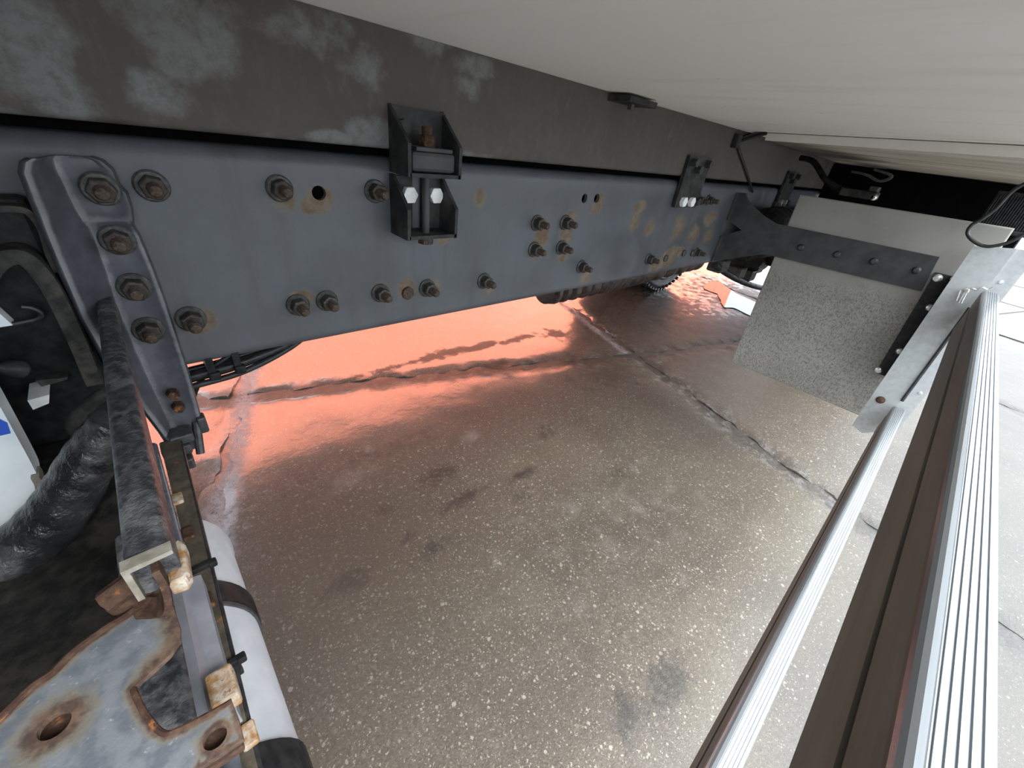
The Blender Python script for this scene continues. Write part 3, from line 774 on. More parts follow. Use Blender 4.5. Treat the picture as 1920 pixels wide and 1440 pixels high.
# ================================================================== SIDE GUARD
def rail_profile(yi, yo, zt, zb, nr):
    """closed section: ribbed top, rounded inner top edge, grooved inner face (Y, Z)"""
    w_ = yi - yo; r_ = .009
    pts = [(yi, zb)]
    zg = zb + (zt - zb) * .58
    pts += [(yi, zg - .0035), (yi - .006, zg - .003), (yi - .006, zg + .002), (yi - .0008, zg + .0035)]
    pts += arc(yi - r_ - .001, zt - r_, r_, 0, PI / 2, 5)
    x = yi - r_ - .002; st = (w_ - r_ - .004) / nr
    for i in range(nr):
        pts += [(x - st * .06, zt - .0012), (x - st * .27, zt - .0012), (x - st * .32, zt), (x - st * .98, zt)]
        x -= st
    pts += [(yo + .001, zt), (yo, zt - .0012), (yo, zb)]
    return pts


def rail_mesh(t_, name, yi, yo, zt, zb, x0, x1, nr, dy):
    bm = bmesh.new(); fs = prism(bm, rail_profile(yi, yo, zt, zb, nr), 'X', x0, x1)
    for v in bm.verts: v.co.y += dy * (v.co.x - x0) / (x1 - x0)
    o = obj(name, bm, 'alu', t_)
    o.data.materials.append(M['alu_side'])
    for p in o.data.polygons:
        c = p.center
        if c.z < zt - .007 and abs(p.normal.x) < .5: p.material_index = 1  # side faces take a darker aluminium colour than the ribbed top
    return o


sg = thing('side_guard', 'aluminium side guard of two ribbed rails on an upright post', 'side guard', (1.0, -.09, .28))
rail_mesh(sg, 'upper_rail', -.0765, -.1095, .800, .683, -1.2, 1.690, 5, 0)
rail_mesh(sg, 'lower_rail', -.0735, -.1060, .410, .318, -1.2, 1.700, 5, 0)
pb = bmesh.new(); prism(pb, [(-.012, .898), (-.083, .910), (-.083, .300), (-.050, .272), (-.022, .283)], 'X', 1.715, 1.722)
prism(pb, [(-.005, .90), (-.012, .898), (-.022, .283), (-.015, .283)], 'X', 1.715, 1.733)
po = obj('post', pb, 'alu_post', sg); po['label'] = 'dull upright aluminium post'
bm = bmesh.new(); prism(bm, [(-.083, .908), (-.124, .915), (-.122, .33), (-.083, .33)], 'X', 1.722, 1.730); fo = obj('flange', bm, 'alu_post', sg)
for px_, py_ in ((1725, 737), (1876, 529)):
    v = at(px_, py_, 'X', 1.722)
    bm = bmesh.new(); lathe(bm, (1.722, v.y, v.z), (-1, 0, 0), [(0, .006), (.003, .004), (.0035, 0)], 12); obj('rivet', bm, 'zinc', fo, True)
v = at(1651, 750, 'X', 1.712)
bm = bmesh.new(); lathe(bm, (1.715, v.y, v.z), (-1, 0, 0), [(0, .012), (.004, .012), (.009, .008), (.010, 0)], 16); obj('rusty_bolt', bm, 'rust', sg, True)
c0 = at(1812, 545, 'X', 1.700); c1 = at(1800, 568, 'X', 1.700)
bm = bmesh.new(); cyl(bm, c0, c1, .0045, n=10); cyl(bm, c0 + Vector((0, .010, -.002)), c1 + Vector((0, .008, .004)), .003, n=8); lathe(bm, c0, (0, .3, 1), [(-.004, .006), (.004, .007), (.008, 0)], 12)
obj('spring_pin', bm, 'zinc', sg, True)
bm = bmesh.new()
wp = [at(x, y, 'X', 1.700) for x, y in ((1812, 546), (1822, 541), (1832, 544), (1842, 539), (1852, 543), (1862, 539))]
tube(bm, wp, .0022, 6, 5); obj('wire_tie', bm, 'zinc', sg, True)
# slanted thin stay between post and lower rail end
bm = bmesh.new(); tube(bm, [at(1819, 577, 'X', 1.707), at(1755, 665, 'X', 1.707), at(1691, 752, 'X', 1.707)], .0045, 8, 4); obj('stay_rod', bm, 'black', sg, True)

# ================================================================== CABLES AT THE POST AND BEAM
bm = bmesh.new()
tube(bm, [at(x, y, 'X', 1.690) for x, y in ((1990, 335), (1940, 338), (1900, 357), (1868, 390), (1842, 410), (1822, 422), (1814, 438), (1828, 454), (1850, 462), (1880, 458), (1905, 448), (1930, 436), (1990, 420))], .0044, 10, 5)
tag(obj('cable_loop', bm, 'cable', None, True), 'thin black cable looping down over the top of the side guard post', 'cable')
bm = bmesh.new()
tube(bm, [at(1428, 250, 'Y', .69) + Vector((0, -.02, .005)), at(1405, 257, 'Y', .688), at(1383, 264, 'Y', .688)], .0085, 8, 4)
tube(bm, [at(1383, 264, 'Y', .690), at(1385, 280, 'Y', .690), at(1398, 318, 'Y', .690), at(1406, 343, 'Y', .690), at(1411, 360, 'Y', .693)], .0042, 8, 5)
hc = obj('drop_cable', bm, 'cable', None, True); tag(hc, 'thin black cable hanging down the beam behind the cream strip', 'cable')
bm = bmesh.new(); v = at(1380, 266, 'Y', .688); box(bm, v.x - .014, v.x + .014, .676, .697, v.z - .018, v.z + .022, .003); obj('cable_clip', bm, 'black', hc)

# ================================================================== REAR LAMP BRACKET IN THE SHADOW
lk = thing('valve_block', 'small dark valve block with pale clips above the grey plate', 'valve', (2.2, .38, .95))
bm = bmesh.new(); box(bm, 2.18, 2.26, .33, .45, .958, .985, .004); obj('block', bm, 'dirty', lk)
bm = bmesh.new(); box(bm, 2.20, 2.25, .335, .365, .985, 1.004, .003); obj('cap', bm, 'washer', lk)
bm = bmesh.new(); ribbon(bm, [at(x, y, 'X', 2.21) for x, y in ((1598, 322), (1625, 328), (1650, 340), (1672, 330), (1640, 318))], (1, 0, 0), .03, .008, 5); obj('clip_band', bm, 'washer', lk)
v = at(1638, 370, 'X', 2.19)
bm = bmesh.new(); lathe(bm, v, (-1, 0, 0), [(-.02, .011), (.006, .011), (.010, .007), (.010, 0)], 14); obj('fitting', bm, 'zinc', lk, True)
bm = bmesh.new(); tube(bm, [(2.23, .44, .97), (2.22, .52, 1.0), (2.24, .60, 1.06), (2.25, .66, 1.07)], .011, 10, 5); obj('air_hose', bm, 'rubber', lk, True)

# ================================================================== WHEELS
def wheel(parent, x, y, outward, label):
    """dual tyre pair; outward = +1 when the outer face looks to +Y"""
    t_ = bpy.data.objects.new('rear_wheel', None); C.objects.link(t_); t_.location = (x, y, .5); t_['label'] = label; adopt(t_, parent)
    r_ = .505; wd = .27
    for k in (0, 1):
        yo = y + outward * k * .30
        prof = [(-wd / 2 + .02, .28), (-wd / 2 + .005, .31), (-wd / 2, .37), (-wd / 2 + .003, .385), (-wd / 2 - .002, .39), (-wd / 2 + .001, .405), (-wd / 2 + .005, .41), (-wd / 2 + .003, .425), (-wd / 2 + .010, .445), (-wd / 2 + .008, .46), (-wd / 2 + .022, .488), (-wd / 2 + .035, .501)]
        g = [-.075, -.028, .028, .075]
        for q in g: prof += [(q - .008, r_), (q - .006, r_ - .012), (q + .006, r_ - .012), (q + .008, r_)]
        prof += [(-s, rr) for s, rr in reversed(prof[:12])]
        bm = bmesh.new(); lathe(bm, (x, yo, r_ - .004), (0, outward, 0), prof, 56); ty = obj('tyre', bm, 'tyre', t_, True)
        bm = bmesh.new()
        for s_ in range(60):
            an = 2 * PI * s_ / 60
            for sg_ in (-1, 1):
                cx_, cz_ = x + math.cos(an) * .4935, r_ - .004 + math.sin(an) * .4935
                tv = Vector((-math.sin(an), 0, math.cos(an))); rv = Vector((math.cos(an), 0, math.sin(an)))
                c = Vector((cx_, yo + sg_ * .110, cz_))
                vs_ = [bm.verts.new(c + tv * (a_ * .012) + Vector((0, 1, 0)) * (b_ * .018) + rv * (c_ * .008)) for a_ in (-1, 1) for b_ in (-1, 1) for c_ in (-1, 1)]
                for q in ((0, 1, 3, 2), (4, 6, 7, 5), (0, 4, 5, 1), (2, 3, 7, 6), (0, 2, 6, 4), (1, 5, 7, 3)): bm.faces.new([vs_[i_] for i_ in q])
        o = obj('tread_blocks', bm, 'tyre', t_); o['kind'] = 'stuff'
        bm = bmesh.new(); lathe(bm, (x, yo, r_ - .004), (0, outward, 0), [(-.12, .29), (-.12, .27), (-.02, .25), (.02, .17), (.04, .12), (.09, .10), (.09, 0)], 40)
        lathe(bm, (x, yo, r_ - .004), (0, outward, 0), [(.12, .29), (.12, .27), (-.02, .25)], 40)
        obj('rim', bm, 'steel_rim', t_, True)
    return t_


WX = 3.42
ax2 = thing('rear_axle', 'dark rear axle with its tyres standing on the wet ground behind the grey plate', 'axle', (WX, 1.1, .0))
bm = bmesh.new(); cyl(bm, (WX, .52, .50), (WX, 1.62, .50), .075, n=20); obj('axle_tube', bm, 'dirty', ax2, True)
bm = bmesh.new(); lathe(bm, (WX - .19, 1.1, .50), (1, 0, 0), [(-.10, .0), (-.10, .06), (-.02, .09), (.06, .19), (.24, .20), (.36, .12), (.38, 0)], 28); obj('differential', bm, 'dirty', ax2, True)
wheel(ax2, WX, 1.77, 1, 'far side dual wheel')
wheel(ax2, WX, .37, -1, 'near side dual wheel')
for x, y in ((1352, 503), (1385, 515), (1405, 520), (1420, 505)):
    v = at(x, y, 'Y', .95)
    bm = bmesh.new(); box(bm, v.x - .05, v.x + .07, .93, 1.02, v.z - .025, v.z + .05, .01); obj('axle_bracket', bm, 'dirty', ax2)
bm = bmesh.new(); tube(bm, [at(1340, 497, 'Y', .95), at(1375, 520, 'Y', .95), at(1410, 535, 'Y', .95), at(1450, 545, 'Y', .95)], .02, 10, 5); obj('brake_hose', bm, 'rubber', ax2, True)
mg = thing('mudguard', 'black curved mudguard over the wheel behind the grey plate', 'mudguard', (WX, .2, .9))
bm = bmesh.new()
A_ = [(WX + .575 * math.cos(t_), .501 + .575 * math.sin(t_)) for t_ in [PI * (.02 + .96 * i / 24) for i in range(25)]]
B_ = [(WX + .562 * math.cos(t_), .501 + .562 * math.sin(t_)) for t_ in [PI * (.02 + .96 * i / 24) for i in range(25)]]
prism(bm, A_ + B_[::-1], 'Y', -.135, .50); obj('arch', bm, 'rubber', mg, True)
bm = bmesh.new()
for i in range(20):
    y = -.128 + i * .0078
    cyl(bm, (2.60, y, .925), (2.60, y, 1.04), .0026, n=6)
box(bm, 2.602, 2.615, -.135, .026, .915, 1.05); box(bm, 2.59, 2.62, -.135, .028, .905, .922, .004)
fo = obj('ribbed_flap', bm, 'rubber', mg); fo['kind'] = 'stuff'

bm = bmesh.new(); box(bm, 2.95, 2.97, -.13, .694, .40, 1.086, .003); obj('dark_screen', bm, 'hole', mg)  # near-black panel added to close off a bright view past the rail
ar = thing('added_dark_cylinder', 'black cylinder added to darken the rail behind the forked arm', 'dark filler', (2.3, .6, .66))
bm = bmesh.new(); lathe(bm, (1.90, .590, .785), (1, 0, 0), [(0, 0), (.01, .05), (.03, .085), (.06, .098), (.80, .098), (.83, .085), (.86, 0)], 32); obj('shell', bm, 'rubber', ar, True)  # black cylinder added so the web behind the arm turns dark
for xx in (2.05, 2.5):
    bm = bmesh.new(); lathe(bm, (xx, .590, .785), (1, 0, 0), [(0, .0985), (0, .102), (.03, .102), (.03, .0985)], 32); obj('strap', bm, 'black', ar, True)

# ================================================================== CORRUGATED HOSE UNDER THE RAIL
bm = bmesh.new()
hp = [(.93, .83, .600), (1.2, .83, .602), (1.5, .83, .604), (2.0, .84, .610)]
tube(bm, hp, .04, 20, 60, lambda i, n: (.042 + .011 * math.sin(i * .62) + .003 * math.sin(i * 1.9)) * min(1.0, .35 + i * .14))
ho = obj('corrugated_hose', bm, 'hose', None, True); tag(ho, 'brown-black corrugated hose running beneath the far end of the chassis rail', 'hose')

# ================================================================== CABLE BUNDLE
cb = thing('cable_bundle', 'bundle of black cables clipped under the left end of the chassis rail', 'cables', (0, .75, .62))
for k, (dy, dz, r_) in enumerate(((-.030, .004, .0055), (-.018, -.006, .0062), (-.006, .004, .005), (.006, -.004, .0055), (-.028, -.014, .0052))):
    bm = bmesh.new()
    tube(bm, [(-.5, .745 + dy, .612 + dz), (-.1, .745 + dy, .610 + dz), (.02, .745 + dy, .614 + dz), (.09, .747 + dy, .620 + dz), (.17, .755 + dy * .7, .632 + dz * .5), (.26, .79 + dy * .4, .650), (.45, .82, .68)], r_, 10, 6)
    obj('cable', bm, 'cable', cb, True)
for x, y in ((388, 672), (436, 660)):
    v = at(x, y, 'Y', .725)
    bm = bmesh.new(); prism(bm, rrect(.702, .763, v.z - .020, v.z + .016, .008), 'X', v.x - .005, v.x + .005)
    box(bm, v.x - .006, v.x + .010, .700, .712, v.z - .030, v.z - .016, .003); obj('cable_tie', bm, 'rubber', cb)
bm = bmesh.new(); tube(bm, [at(455, 652, 'Y', .73), at(430, 668, 'Y', .725), at(405, 684, 'Y', .725), at(382, 706, 'Y', .725), at(368, 728, 'Y', .73), at(358, 760, 'Y', .74)], .0042, 10, 5); obj('loose_cable', bm, 'cable', cb, True)

# ================================================================== PRESSED MOUNTING BRACKET (left)
mb = thing('mounting_bracket', 'blue-grey pressed steel bracket bolted upright to the left end of the chassis rail', 'bracket', (-.02, .66, .48))
secs = []
for z, xr, xf, xl, yl, yf in ((.924, -.004, -.030, -.048, .650, .686), (.921, .004, -.033, -.053, .644, .684), (.912, .010, -.034, -.057, .640, .6835), (.895, .011, -.033, -.058, .640, .6835), (.888, .0150, -.033, -.0585, .640, .6835), (.872, .0150, -.032, -.059, .640, .6835), (.858, .0125, -.030, -.060, .640, .6835),
                               (.850, .0105, -.027, -.0605, .640, .690), (.838, .0130, -.027, -.061, .641, .690), (.800, .0150, -.028, -.0625, .645, .690), (.760, .0158, -.031, -.0635, .648, .690), (.700, .0150, -.031, -.0610, .654, .690), (.640, .0142, -.030, -.052, .660, .690), (.560, .0105, -.027, -.040, .668, .690), (.500, .000, -.026, -.034, .674, .690)):
    rz = .0028
    f = [(xr + .001, .6995), (xr, yf + .001), (xr - .002, yf - rz), (xr - .005, yf - rz), (xr - .009, yf), (xf + .008, yf), (xf + .003, yf - rz), (xf - .002, yf - rz - .0005),
         (xf - .006, yf - .010), (xl + .007, yl + .010), (xl + .003, yl + .001), (xl, yl - .001), (xl - .003, yl + .002)]
    secs.append([Vector((x, y, z)) for x, y in f] + [Vector((x - .002, y + .005, z)) for x, y in reversed(f[1:])])
bm = bmesh.new(); rings = [[bm.verts.new(p) for p in s_] for s_ in secs]
for A, B in zip(rings, rings[1:]):
    for i in range(len(A)): bm.faces.new((A[i], A[(i + 1) % len(A)], B[(i + 1) % len(A)], B[i]))
bm.faces.new(rings[0]); bm.faces.new(rings[-1][::-1])
pl_ = obj('pressed_plate', bm, 'press_edges', mb, True)
wr = pl_.data.attributes.new('wear_shine', 'FLOAT', 'POINT')
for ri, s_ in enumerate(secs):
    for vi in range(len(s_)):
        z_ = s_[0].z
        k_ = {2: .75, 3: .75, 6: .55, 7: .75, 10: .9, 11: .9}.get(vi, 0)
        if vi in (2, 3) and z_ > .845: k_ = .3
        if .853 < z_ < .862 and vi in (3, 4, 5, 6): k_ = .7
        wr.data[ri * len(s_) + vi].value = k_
for x, y in ((190, 357), (222, 456), (254, 546), (281, 627)):
    v = at(x, y, 'Y', .672); bolt(mb, v.x, .6835 if y < 400 else .690, v.z, 1.0, False, .9)
for x, y in ((325, 741), (335, 765)):
    v = at(x, y, 'Y', .680)
    bm = bmesh.new(); cyl(bm, (v.x, .688, v.z), (v.x, .676, v.z), .0085, .0075, 6); obj('small_rusty_nut', bm, 'rust', mb)
g = bmesh.new()
for x, y, w_, h_ in ((338, 815, .030, .016), (330, 838, .036, .018), (345, 862, .024, .020)):
    v = at(x, y, 'Y', .672); box(g, v.x - w_ / 2, v.x + w_ / 2, .655, .685, v.z - h_ / 2, v.z + h_ / 2, .003)
obj('clamp_block', g, 'steel_dark', mb)
v0 = at(368, 790, 'Y', .69); v1 = at(376, 850, 'Y', .67)
bm = bmesh.new(); cyl(bm, v0, v1, .006, n=10); v = at(378, 790, 'Y', .69); box(bm, v.x - .006, v.x + .006, .68, .70, v.z - .018, v.z + .012, .003); obj('edge_pin', bm, 'steel_dark', mb)

# ================================================================== HOOKED BAR, ADDED DARK BOX, CLUTTER (left, in the dark)
bm = bmesh.new(); ribbon(bm, [at(x, y, 'Y', .652) for x, y in ((-30, 560), (-22, 515), (5, 482), (42, 476), (74, 502), (105, 550), (140, 622), (168, 690), (178, 712))], (0, 1, 0), .03, .015, 6)
tag(obj('hooked_bar', bm, 'dirty', None, True), 'dark bent flat bar hooking over left of the mounting bracket', 'bar')
bm = bmesh.new(); ribbon(bm, [at(x, y, 'Y', .665) for x, y in ((-20, 388), (30, 388), (55, 395), (78, 425), (92, 470), (108, 505))], (0, 1, 0), .025, .006, 6)
tag(obj('bent_strip', bm, 'dirty', None, True), 'thin dark strip curving above the hooked bar at the left edge', 'strip')
hs = thing('dark_fill_box', 'black box added for the deep shade at the far left, with clips and pipes', 'housing', (-.3, .66, .30))
bm = bmesh.new(); box(bm, -.62, -.066, .668, .697, .28, .885, .008); obj('case', bm, 'rubber', hs)  # black box added in front of the web as its shade
bm = bmesh.new(); box(bm, -.62, -.070, .60, .67, .28, .60, .02); obj('foot_ledge', bm, 'rubber', hs)
v = at(60, 570, 'Y', .66)
bm = bmesh.new(); tube(bm, [at(x, y, 'Y', .655) for x, y in ((-30, 622), (5, 612), (40, 605), (70, 598), (78, 588), (62, 578), (40, 575))], .0028, 8, 5); obj('thin_wire', bm, 'cable', hs, True)
bm = bmesh.new(); v = at(28, 692, 'Y', .645); lathe(bm, v, (-.6, -.5, .5), [(-.012, .004), (-.006, .010), (.006, .010), (.012, .006), (.03, .005), (.05, .005), (.05, 0)], 14); obj('hose_fitting', bm, 'steel_dark', hs, True)
v = at(75, 750, 'Y', .63); bm = bmesh.new(); prism(bm, [(v.x - .008, v.z - .008), (v.x + .006, v.z - .004), (v.x + .010, v.z + .007), (v.x - .008, v.z + .005)], 'Y', .625, .667); obj('white_clip', bm, 'white_hex', hs)
v = at(96, 708, 'Y', .655); bm = bmesh.new(); prism(bm, [(v.x - .012, v.z + .002), (v.x + .014, v.z - .001), (v.x + .012, v.z - .004), (v.x - .010, v.z - .007)], 'Y', .650, .667); obj('pale_clip', bm, 'washer', hs)
bm = bmesh.new(); prism(bm, [(p.x, p.z) for p in (at(-30, 560, 'Y', .65), at(4, 592, 'Y', .65), at(24, 610, 'Y', .65), at(-30, 618, 'Y', .65))], 'Y', .65, .667); obj('pale_cap', bm, 'canister', hs, True)
bm = bmesh.new(); tube(bm, [at(x, y, 'Y', .60) for x, y in ((200, 735), (165, 760), (140, 790), (150, 815), (185, 812))], .008, 10, 5); obj('pipe_bend', bm, 'dirty', hs, True)

# ================================================================== WHITE CANISTER WITH RUBBER BAND
cn = thing('canister', 'pale blue-white plastic canister with a rounded corner at the left edge', 'canister', (-.25, .55, .55))
pts = [(-.32, .76)] + [(p.x, p.z) for p in smooth_path([at(x, y, 'Y', .545) for x, y in ((-40, 690), (0, 762), (35, 825), (62, 875), (72, 900), (70, 925), (50, 960), (20, 990), (-30, 1020))], 3)] + [(-.32, .52)]
bm = bmesh.new(); prism(bm, pts, 'Y', .545, .575, .004); obj('shell', bm, 'canister', cn, True)
bm = bmesh.new(); ribbon(bm, [at(x, y, 'Y', .548) for x, y in ((66, 885), (74, 902), (72, 925), (52, 960), (22, 990), (-30, 1020))], (0, 1, 0), .02, .006, 5); obj('grimy_rim', bm, 'cream_edge', cn, True)
v = at(2, 795, 'Y', .5445); bm = bmesh.new(); prism(bm, [(v.x - .006, v.z - .012), (v.x + .002, v.z - .012), (v.x + .004, v.z), (v.x - .002, v.z + .012), (v.x - .006, v.z + .012)], 'Y', .5435, .5452); obj('blue_mark', bm, 'blue', cn)
rb = bmesh.new()
bp = [at(x, y, 'Y', .50) for x, y in ((215, 790), (190, 825), (165, 865), (140, 912), (108, 960), (66, 1008), (16, 1052), (-40, 1105), (-90, 1160))]
tube(rb, bp, .03, 18, 10, lambda i, n: .020 + .013 * (i / n) + .0005 * math.sin(i * .9))
tag(obj('rubber_sleeve', rb, 'rubber_wet', None, True), 'thick wet black rubber sleeve curving round the white canister', 'sleeve')
sp_ = thing('mud_splashed_tray', 'mud-splashed black tray below the rubber sleeve at lower left', 'tray', (-.2, .45, .42))
bm = bmesh.new()
G = []
for i in range(15):
    row = []
    for j in range(15):
        x = -.345 + .283 * i / 14; y = .13 + .405 * j / 14
        row.append(bm.verts.new((x, y, .575 + .02 * mnoise.noise((x * 9, y * 9, 1)) + .012 * mnoise.noise((x * 30, y * 30, 2)) + .10 * max(0, (y - .45)))))
    G.append(row)
for i in range(14):
    for j in range(14): bm.faces.new((G[i][j], G[i + 1][j], G[i + 1][j + 1], G[i][j + 1]))
bmesh.ops.solidify(bm, geom=bm.faces[:], thickness=.012)
obj('tray', bm, 'dirty', sp_, True)

# ================================================================== CARRIER ARM WITH RUSTED END PLATE
ca = thing('carrier_arm', 'worn black steel arm coming towards us from the mounting bracket, rusted at its end', 'bracket', (-.041, .45, .70))
bm = bmesh.new(); pr = rrect(-.0525, -.0305, .738, .770, .006, 4)
prism(bm, pr, 'Y', .232, .690)
for v in bm.verts:
    tt = (v.co.y - .232) / .458; v.co.x = -.0415 + (v.co.x + .0415) * (1 - .25 * tt)
obj('arm_bar', bm, 'worn', ca, True)
bm = bmesh.new(); prism(bm, [(-.0532, .742), (-.0532, .7702), (-.0302, .7712), (-.0302, .7682), (-.0500, .7668), (-.0500, .742)], 'Y', .226, .234); obj('bar_end', bm, 'cream_edge', ca)
# end plate: fine grid inside the outline, thickness, rust attribute from the distance to the rim
outl = [at(x, y, 'Z', .72) for x, y in ((-40, 1385), (0, 1348), (60, 1290), (100, 1262), (140, 1222), (200, 1178), (245, 1150), (272, 1118), (292, 1098), (312, 1110), (325, 1140), (337, 1175), (337, 1200), (318, 1228), (290, 1254), (262, 1278), (249, 1292), (262, 1322), (280, 1350), (300, 1372), (318, 1374), (350, 1360), (400, 1334), (434, 1314), (446, 1345), (456, 1385), (420, 1410), (370, 1442), (310, 1500), (150, 1600), (-40, 1640))]
o2 = [(p.x, p.y) for p in outl]
h1 = at(102, 1360, 'Z', .72); h2 = at(403, 1383, 'Z', .72)
bm = bmesh.new(); prism(bm, o2, 'Z', .7165, .7200)
plate = obj('end_plate', bm, 'rustplate', ca)
drill(plate, [((h1.x, h1.y, .70), (h1.x, h1.y, .74), .0062), ((h2.x, h2.y, .70), (h2.x, h2.y, .74), .0052)])
bm = bmesh.new(); bm.from_mesh(plate.data); bmesh.ops.triangulate(bm, faces=bm.faces[:])
for _ in range(5):
    long = [e for e in bm.edges if e.calc_length() > .005]
    if not long: break
    bmesh.ops.subdivide_edges(bm, edges=long, cuts=1, use_grid_fill=False)
    bmesh.ops.triangulate(bm, faces=bm.faces[:])


def segd(p, a_, b_):
    ab = (b_[0] - a_[0], b_[1] - a_[1]); l = ab[0] ** 2 + ab[1] ** 2 or 1e-9
    q = max(0, min(1, ((p[0] - a_[0]) * ab[0] + (p[1] - a_[1]) * ab[1]) / l))
    return math.hypot(p[0] - a_[0] - ab[0] * q, p[1] - a_[1] - ab[1] * q)


bm.to_mesh(plate.data); bm.free()
at_ = plate.data.attributes.new('edge', 'FLOAT', 'POINT')
for i, v in enumerate(plate.data.vertices):
    p = (v.co.x, v.co.y); k = 0
    for q in range(len(o2) - 1):
        dd = segd(p, o2[q], o2[q + 1]); rr = .007 if q < 22 else .004
        if 7 <= q <= 13: rr = .016
        k = max(k, 1 - dd / rr)
    for hh, rr in ((h1, .019), (h2, .008)):
        k = max(k, 1 - max(0, math.hypot(p[0] - hh.x, p[1] - hh.y) - .004) / rr)
    at_.data[i].value = max(0, k)
# raised rolled rim along the upper edge of the plate, and the curl joining it to the arm
bm = bmesh.new(); tube(bm, [Vector((p.x, p.y, .7205)) for p in outl[0:9]], .0022, 8, 5); obj('rolled_rim', bm, 'rust', ca, True)
bm = bmesh.new(); tube(bm, [Vector((p.x, p.y, .7195)) for p in outl[16:24]], .0016, 8, 4); obj('rolled_rim', bm, 'rust', ca, True)
bm = bmesh.new(); box(bm, -.048, -.027, .130, .152, .708, .713, .001); obj('backing_lug', bm, 'rust', ca); bm = bmesh.new(); box(bm, h1.x - .016, h1.x + .016, h1.y - .014, h1.y + .014, .708, .713, .001); obj('backing_lug', bm, 'rust', ca)
bm = bmesh.new(); ribbon(bm, [(-.0400, .230, .764), (-.0395, .227, .752), (-.0415, .225, .738), (-.046, .228, .727), (-.052, .235, .722), (-.060, .241, .721)], (0, 1, 0), .016, .0035, 6); obj('curl', bm, 'rust', ca, True)
bm = bmesh.new(); prism(bm, [(p.x, p.y) for p in [at(x, y, 'Z', .748) for x, y in ((296, 1026), (334, 1010), (346, 1018), (354, 1072), (346, 1086), (316, 1096))]], 'Z', .736, .748, .0022); obj('weld_block', bm, 'rust_or', ca)['label'] = 'orange rusted weld block'
v = at(243, 1105, 'Z', .735); bm = bmesh.new(); cyl(bm, v + Vector((.004, .004, .002)), v + Vector((-.012, .002, -.004)), .0075, n=8); obj('pin', bm, 'rust', ca, True)
bm = bmesh.new(); lathe(bm, at(240, 1105, 'Z', .728), (.2, -.3, 1), [(-.01, .012), (.0, .011), (.004, .006), (.004, 0)], 14); obj('boss', bm, 'rust', ca, True)

# lilac channel beneath and the dark bar in the notch
lc = thing('grey_channel', 'pale lilac-grey folded channel beneath the rusted end plate', 'channel', (-.042, .2, .64))
bm = bmesh.new(); prism(bm, [(-.050, .640), (-.050, .662), (-.044, .664), (-.040, .658), (-.031, .656), (-.031, .640)], 'Y', .178, .300); obj('fold', bm, 'lilac', lc)
v = at(415, 1285, 'Z', .672); bm = bmesh.new(); box(bm, v.x - .0075, v.x + .0075, v.y - .012, v.y + .012, .658, .673, .002); obj('rusty_lug', bm, 'rust_or', lc)
bm = bmesh.new(); prism(bm, rrect(-.090, -.056, .585, .622, .006), 'Y', .12, .42)
tag(obj('inner_bar', bm, 'worn', None, True), 'dark polished bar seen through the notch of the rusted plate', 'bar')

# ================================================================== RUST-FLECKED BAR WITH TIES
rbx = thing('rusty_strut', 'rust-flecked dark strut running beside the white tank with cable ties', 'strut', (-.038, .4, .55))
bm = bmesh.new()
e0 = [at(318, 905, 'Z', .55), at(356, 905, 'Z', .55), at(474, 1400, 'Z', .55), at(440, 1400, 'Z', .55)]
ya, yb = .66, .10
def xat(pa, pb, y): return pa.x + (pb.x - pa.x) * (y - pa.y) / (pb.y - pa.y)
xl0, xl1, xr0, xr1 = xat(e0[0], e0[3], ya), xat(e0[0], e0[3], yb), xat(e0[1], e0[2], ya), xat(e0[1], e0[2], yb)
V = [bm.verts.new(p) for p in ((xl0, ya, .55), (xr0, ya, .55), (xr1, yb, .55), (xl1, yb, .55), (xl0, ya, .535), (xr0, ya, .535), (xr1, yb, .535), (xl1, yb, .535))]
for q in ((0, 3, 2, 1), (4, 5, 6, 7), (0, 1, 5, 4), (1, 2, 6, 5), (2, 3, 7, 6), (3, 0, 4, 7)): bm.faces.new([V[i] for i in q])
obj('strut_bar', bm, 'rustbar', rbx)
bm = bmesh.new(); tube(bm, [(xr0, ya, .546), ((xr0 + xr1) / 2 + .0005, (ya + yb) / 2, .546), (xr1, yb, .546)], .0026, 8, 6); obj('strut_cable', bm, 'cable', rbx, True)
bm = bmesh.new(); tube(bm, [(xl0 - .008, ya - .02, .562), (xl0 - .006, .45, .564), (xl1 - .003, .26, .564), (xl1 - .004, yb, .562)], .0065, 10, 6); obj('strut_pipe', bm, 'press', rbx, True)
for x, y, mt in ((332, 935, 'rust_or'), (352, 1000, 'rust'), (388, 1128, 'rust'), (466, 1378, 'rust_or')):
    v = at(x, y, 'Z', .552); bm = bmesh.new(); box(bm, v.x - .006, v.x + .006, v.y - .010, v.y + .010, .5485, .5545, .002); obj('rust_scab', bm, mt, rbx)
for x, y in ((375, 1062), (425, 1246)):
    v = at(x, y, 'Z', .555); bm = bmesh.new(); box(bm, v.x - .011, v.x + .009, v.y - .003, v.y + .003, .530, .556, .0012); box(bm, v.x + .007, v.x + .015, v.y - .004, v.y + .004, .548, .556, .0015); obj('cable_tie', bm, 'rubber', rbx)

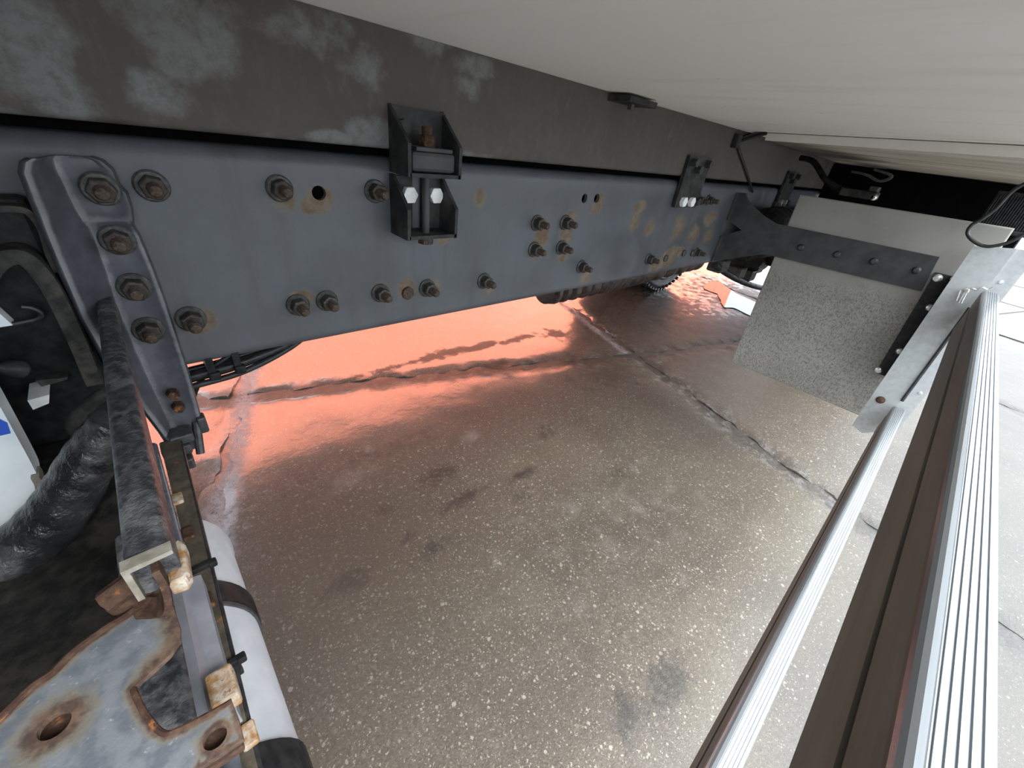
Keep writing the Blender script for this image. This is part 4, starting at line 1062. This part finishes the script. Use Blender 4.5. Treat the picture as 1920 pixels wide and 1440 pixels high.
# ================================================================== WHITE AIR TANK
tk = thing('air_tank', 'white enamelled air tank with black straps at lower left under the brackets', 'tank', (-.12, .28, .31))
tx, tz, tr = -.118, .420, .108
bm = bmesh.new(); lathe(bm, (tx, .545, tz), (0, -1, 0), [(-.03, 0), (-.028, .04), (-.018, .08), (-.006, .099), (.0, .1045), (.004, tr + .002), (.016, tr + .002), (.020, tr), (.47, tr), (.51, .09), (.525, 0)], 48); obj('shell', bm, 'white', tk, True)
for (xa, ya_), wd in (((425, 1090), .030), ((520, 1405), .034)):
    v = at(xa, ya_, 'Z', .50)
    bm = bmesh.new(); lathe(bm, (tx, v.y, tz), (0, 1, 0), [(-wd / 2, tr + .0005), (-wd / 2, tr + .004), (wd / 2, tr + .004), (wd / 2, tr + .0005)], 48); st_ = obj('strap', bm, 'rubber', tk, True)
    bm = bmesh.new(); lathe(bm, (tx, v.y - wd / 2 - .004, tz), (0, 1, 0), [(-.0025, tr + .0005), (-.0025, tr + .0028), (.0025, tr + .0028), (.0025, tr + .0005)], 48); obj('strap_edge', bm, 'steel_dark', st_, True)

# ================================================================== ORANGE CURTAIN TRAILER ALONGSIDE
tr_ = thing('orange_trailer', 'orange curtain-sided trailer parked alongside, mirrored in the wet ground', 'trailer', (6.2, 6.2, 0))
X0, X1, Y0, Y1 = -.8, 15.8, 5.0, 7.4
bm = bmesh.new(); box(bm, X0, X1, Y0 + .02, Y1, 1.05, 3.9, .02); obj('body', bm, 'orange', tr_)
n_ = 10; wd = (X1 - X0) / n_
for k in range(n_):
    bm = bmesh.new(); box(bm, X0 + k * wd + .01, X0 + (k + 1) * wd - .01, Y0, Y0 + .02, 1.0, 3.8, .006); obj('curtain_panel', bm, 'orange', tr_)
bm = bmesh.new(); box(bm, X0 - .01, X1 + .01, Y0 - .02, Y0 + .06, .86, 1.0, .01); obj('side_rail', bm, 'orange', tr_)
for yy in (5.7, 6.6):
    bm = bmesh.new(); box(bm, X0 + .2, X1 - .2, yy, yy + .12, .75, 1.05); obj('frame_beam', bm, 'black', tr_)
for xx in (9.0, 10.3):
    for yy in (5.25, 7.0):
        bm = bmesh.new(); lathe(bm, (xx, yy, .5), (0, 1, 0), [(-.17, 0), (-.14, .2), (-.17, .3), (-.15, .46), (-.11, .5), (.11, .5), (.15, .46), (.17, .3), (.14, .2), (.17, 0)], 36); obj('wheel', bm, 'tyre', tr_, True)
bm = bmesh.new()
for xx in (2.6,):
    for yy in (5.6, 6.7): box(bm, xx, xx + .12, yy, yy + .12, .03, .8); box(bm, xx - .1, xx + .22, yy - .08, yy + .2, .0, .03)
obj('landing_leg', bm, 'black', tr_)

# ================================================================== ADDED LOCKER (unseen, placed to shade the left side)
lo = thing('added_shade_locker', 'dark grey locker added out of view to shade the left side under the body', 'locker', (-1.1, .2, .35))
bm = bmesh.new(); box(bm, -1.9, -.36, -.04, .52, .35, 1.06, .01); obj('case', bm, 'arm', lo)
for k in (0, 1):
    bm = bmesh.new(); box(bm, -1.86 + k * .75, -1.16 + k * .75, -.055, -.04, .40, 1.02, .006); dr = obj('door', bm, 'arm', lo)
    bm = bmesh.new(); box(bm, -1.56 + k * .75, -1.46 + k * .75, -.068, -.055, .70, .74, .006); obj('latch', bm, 'zinc', dr)
for k in (0, 1):
    bm = bmesh.new(); box(bm, -1.7 + k * 1.1, -1.62 + k * 1.1, .1, .4, 1.06, 1.11); obj('hanger', bm, 'black', lo)
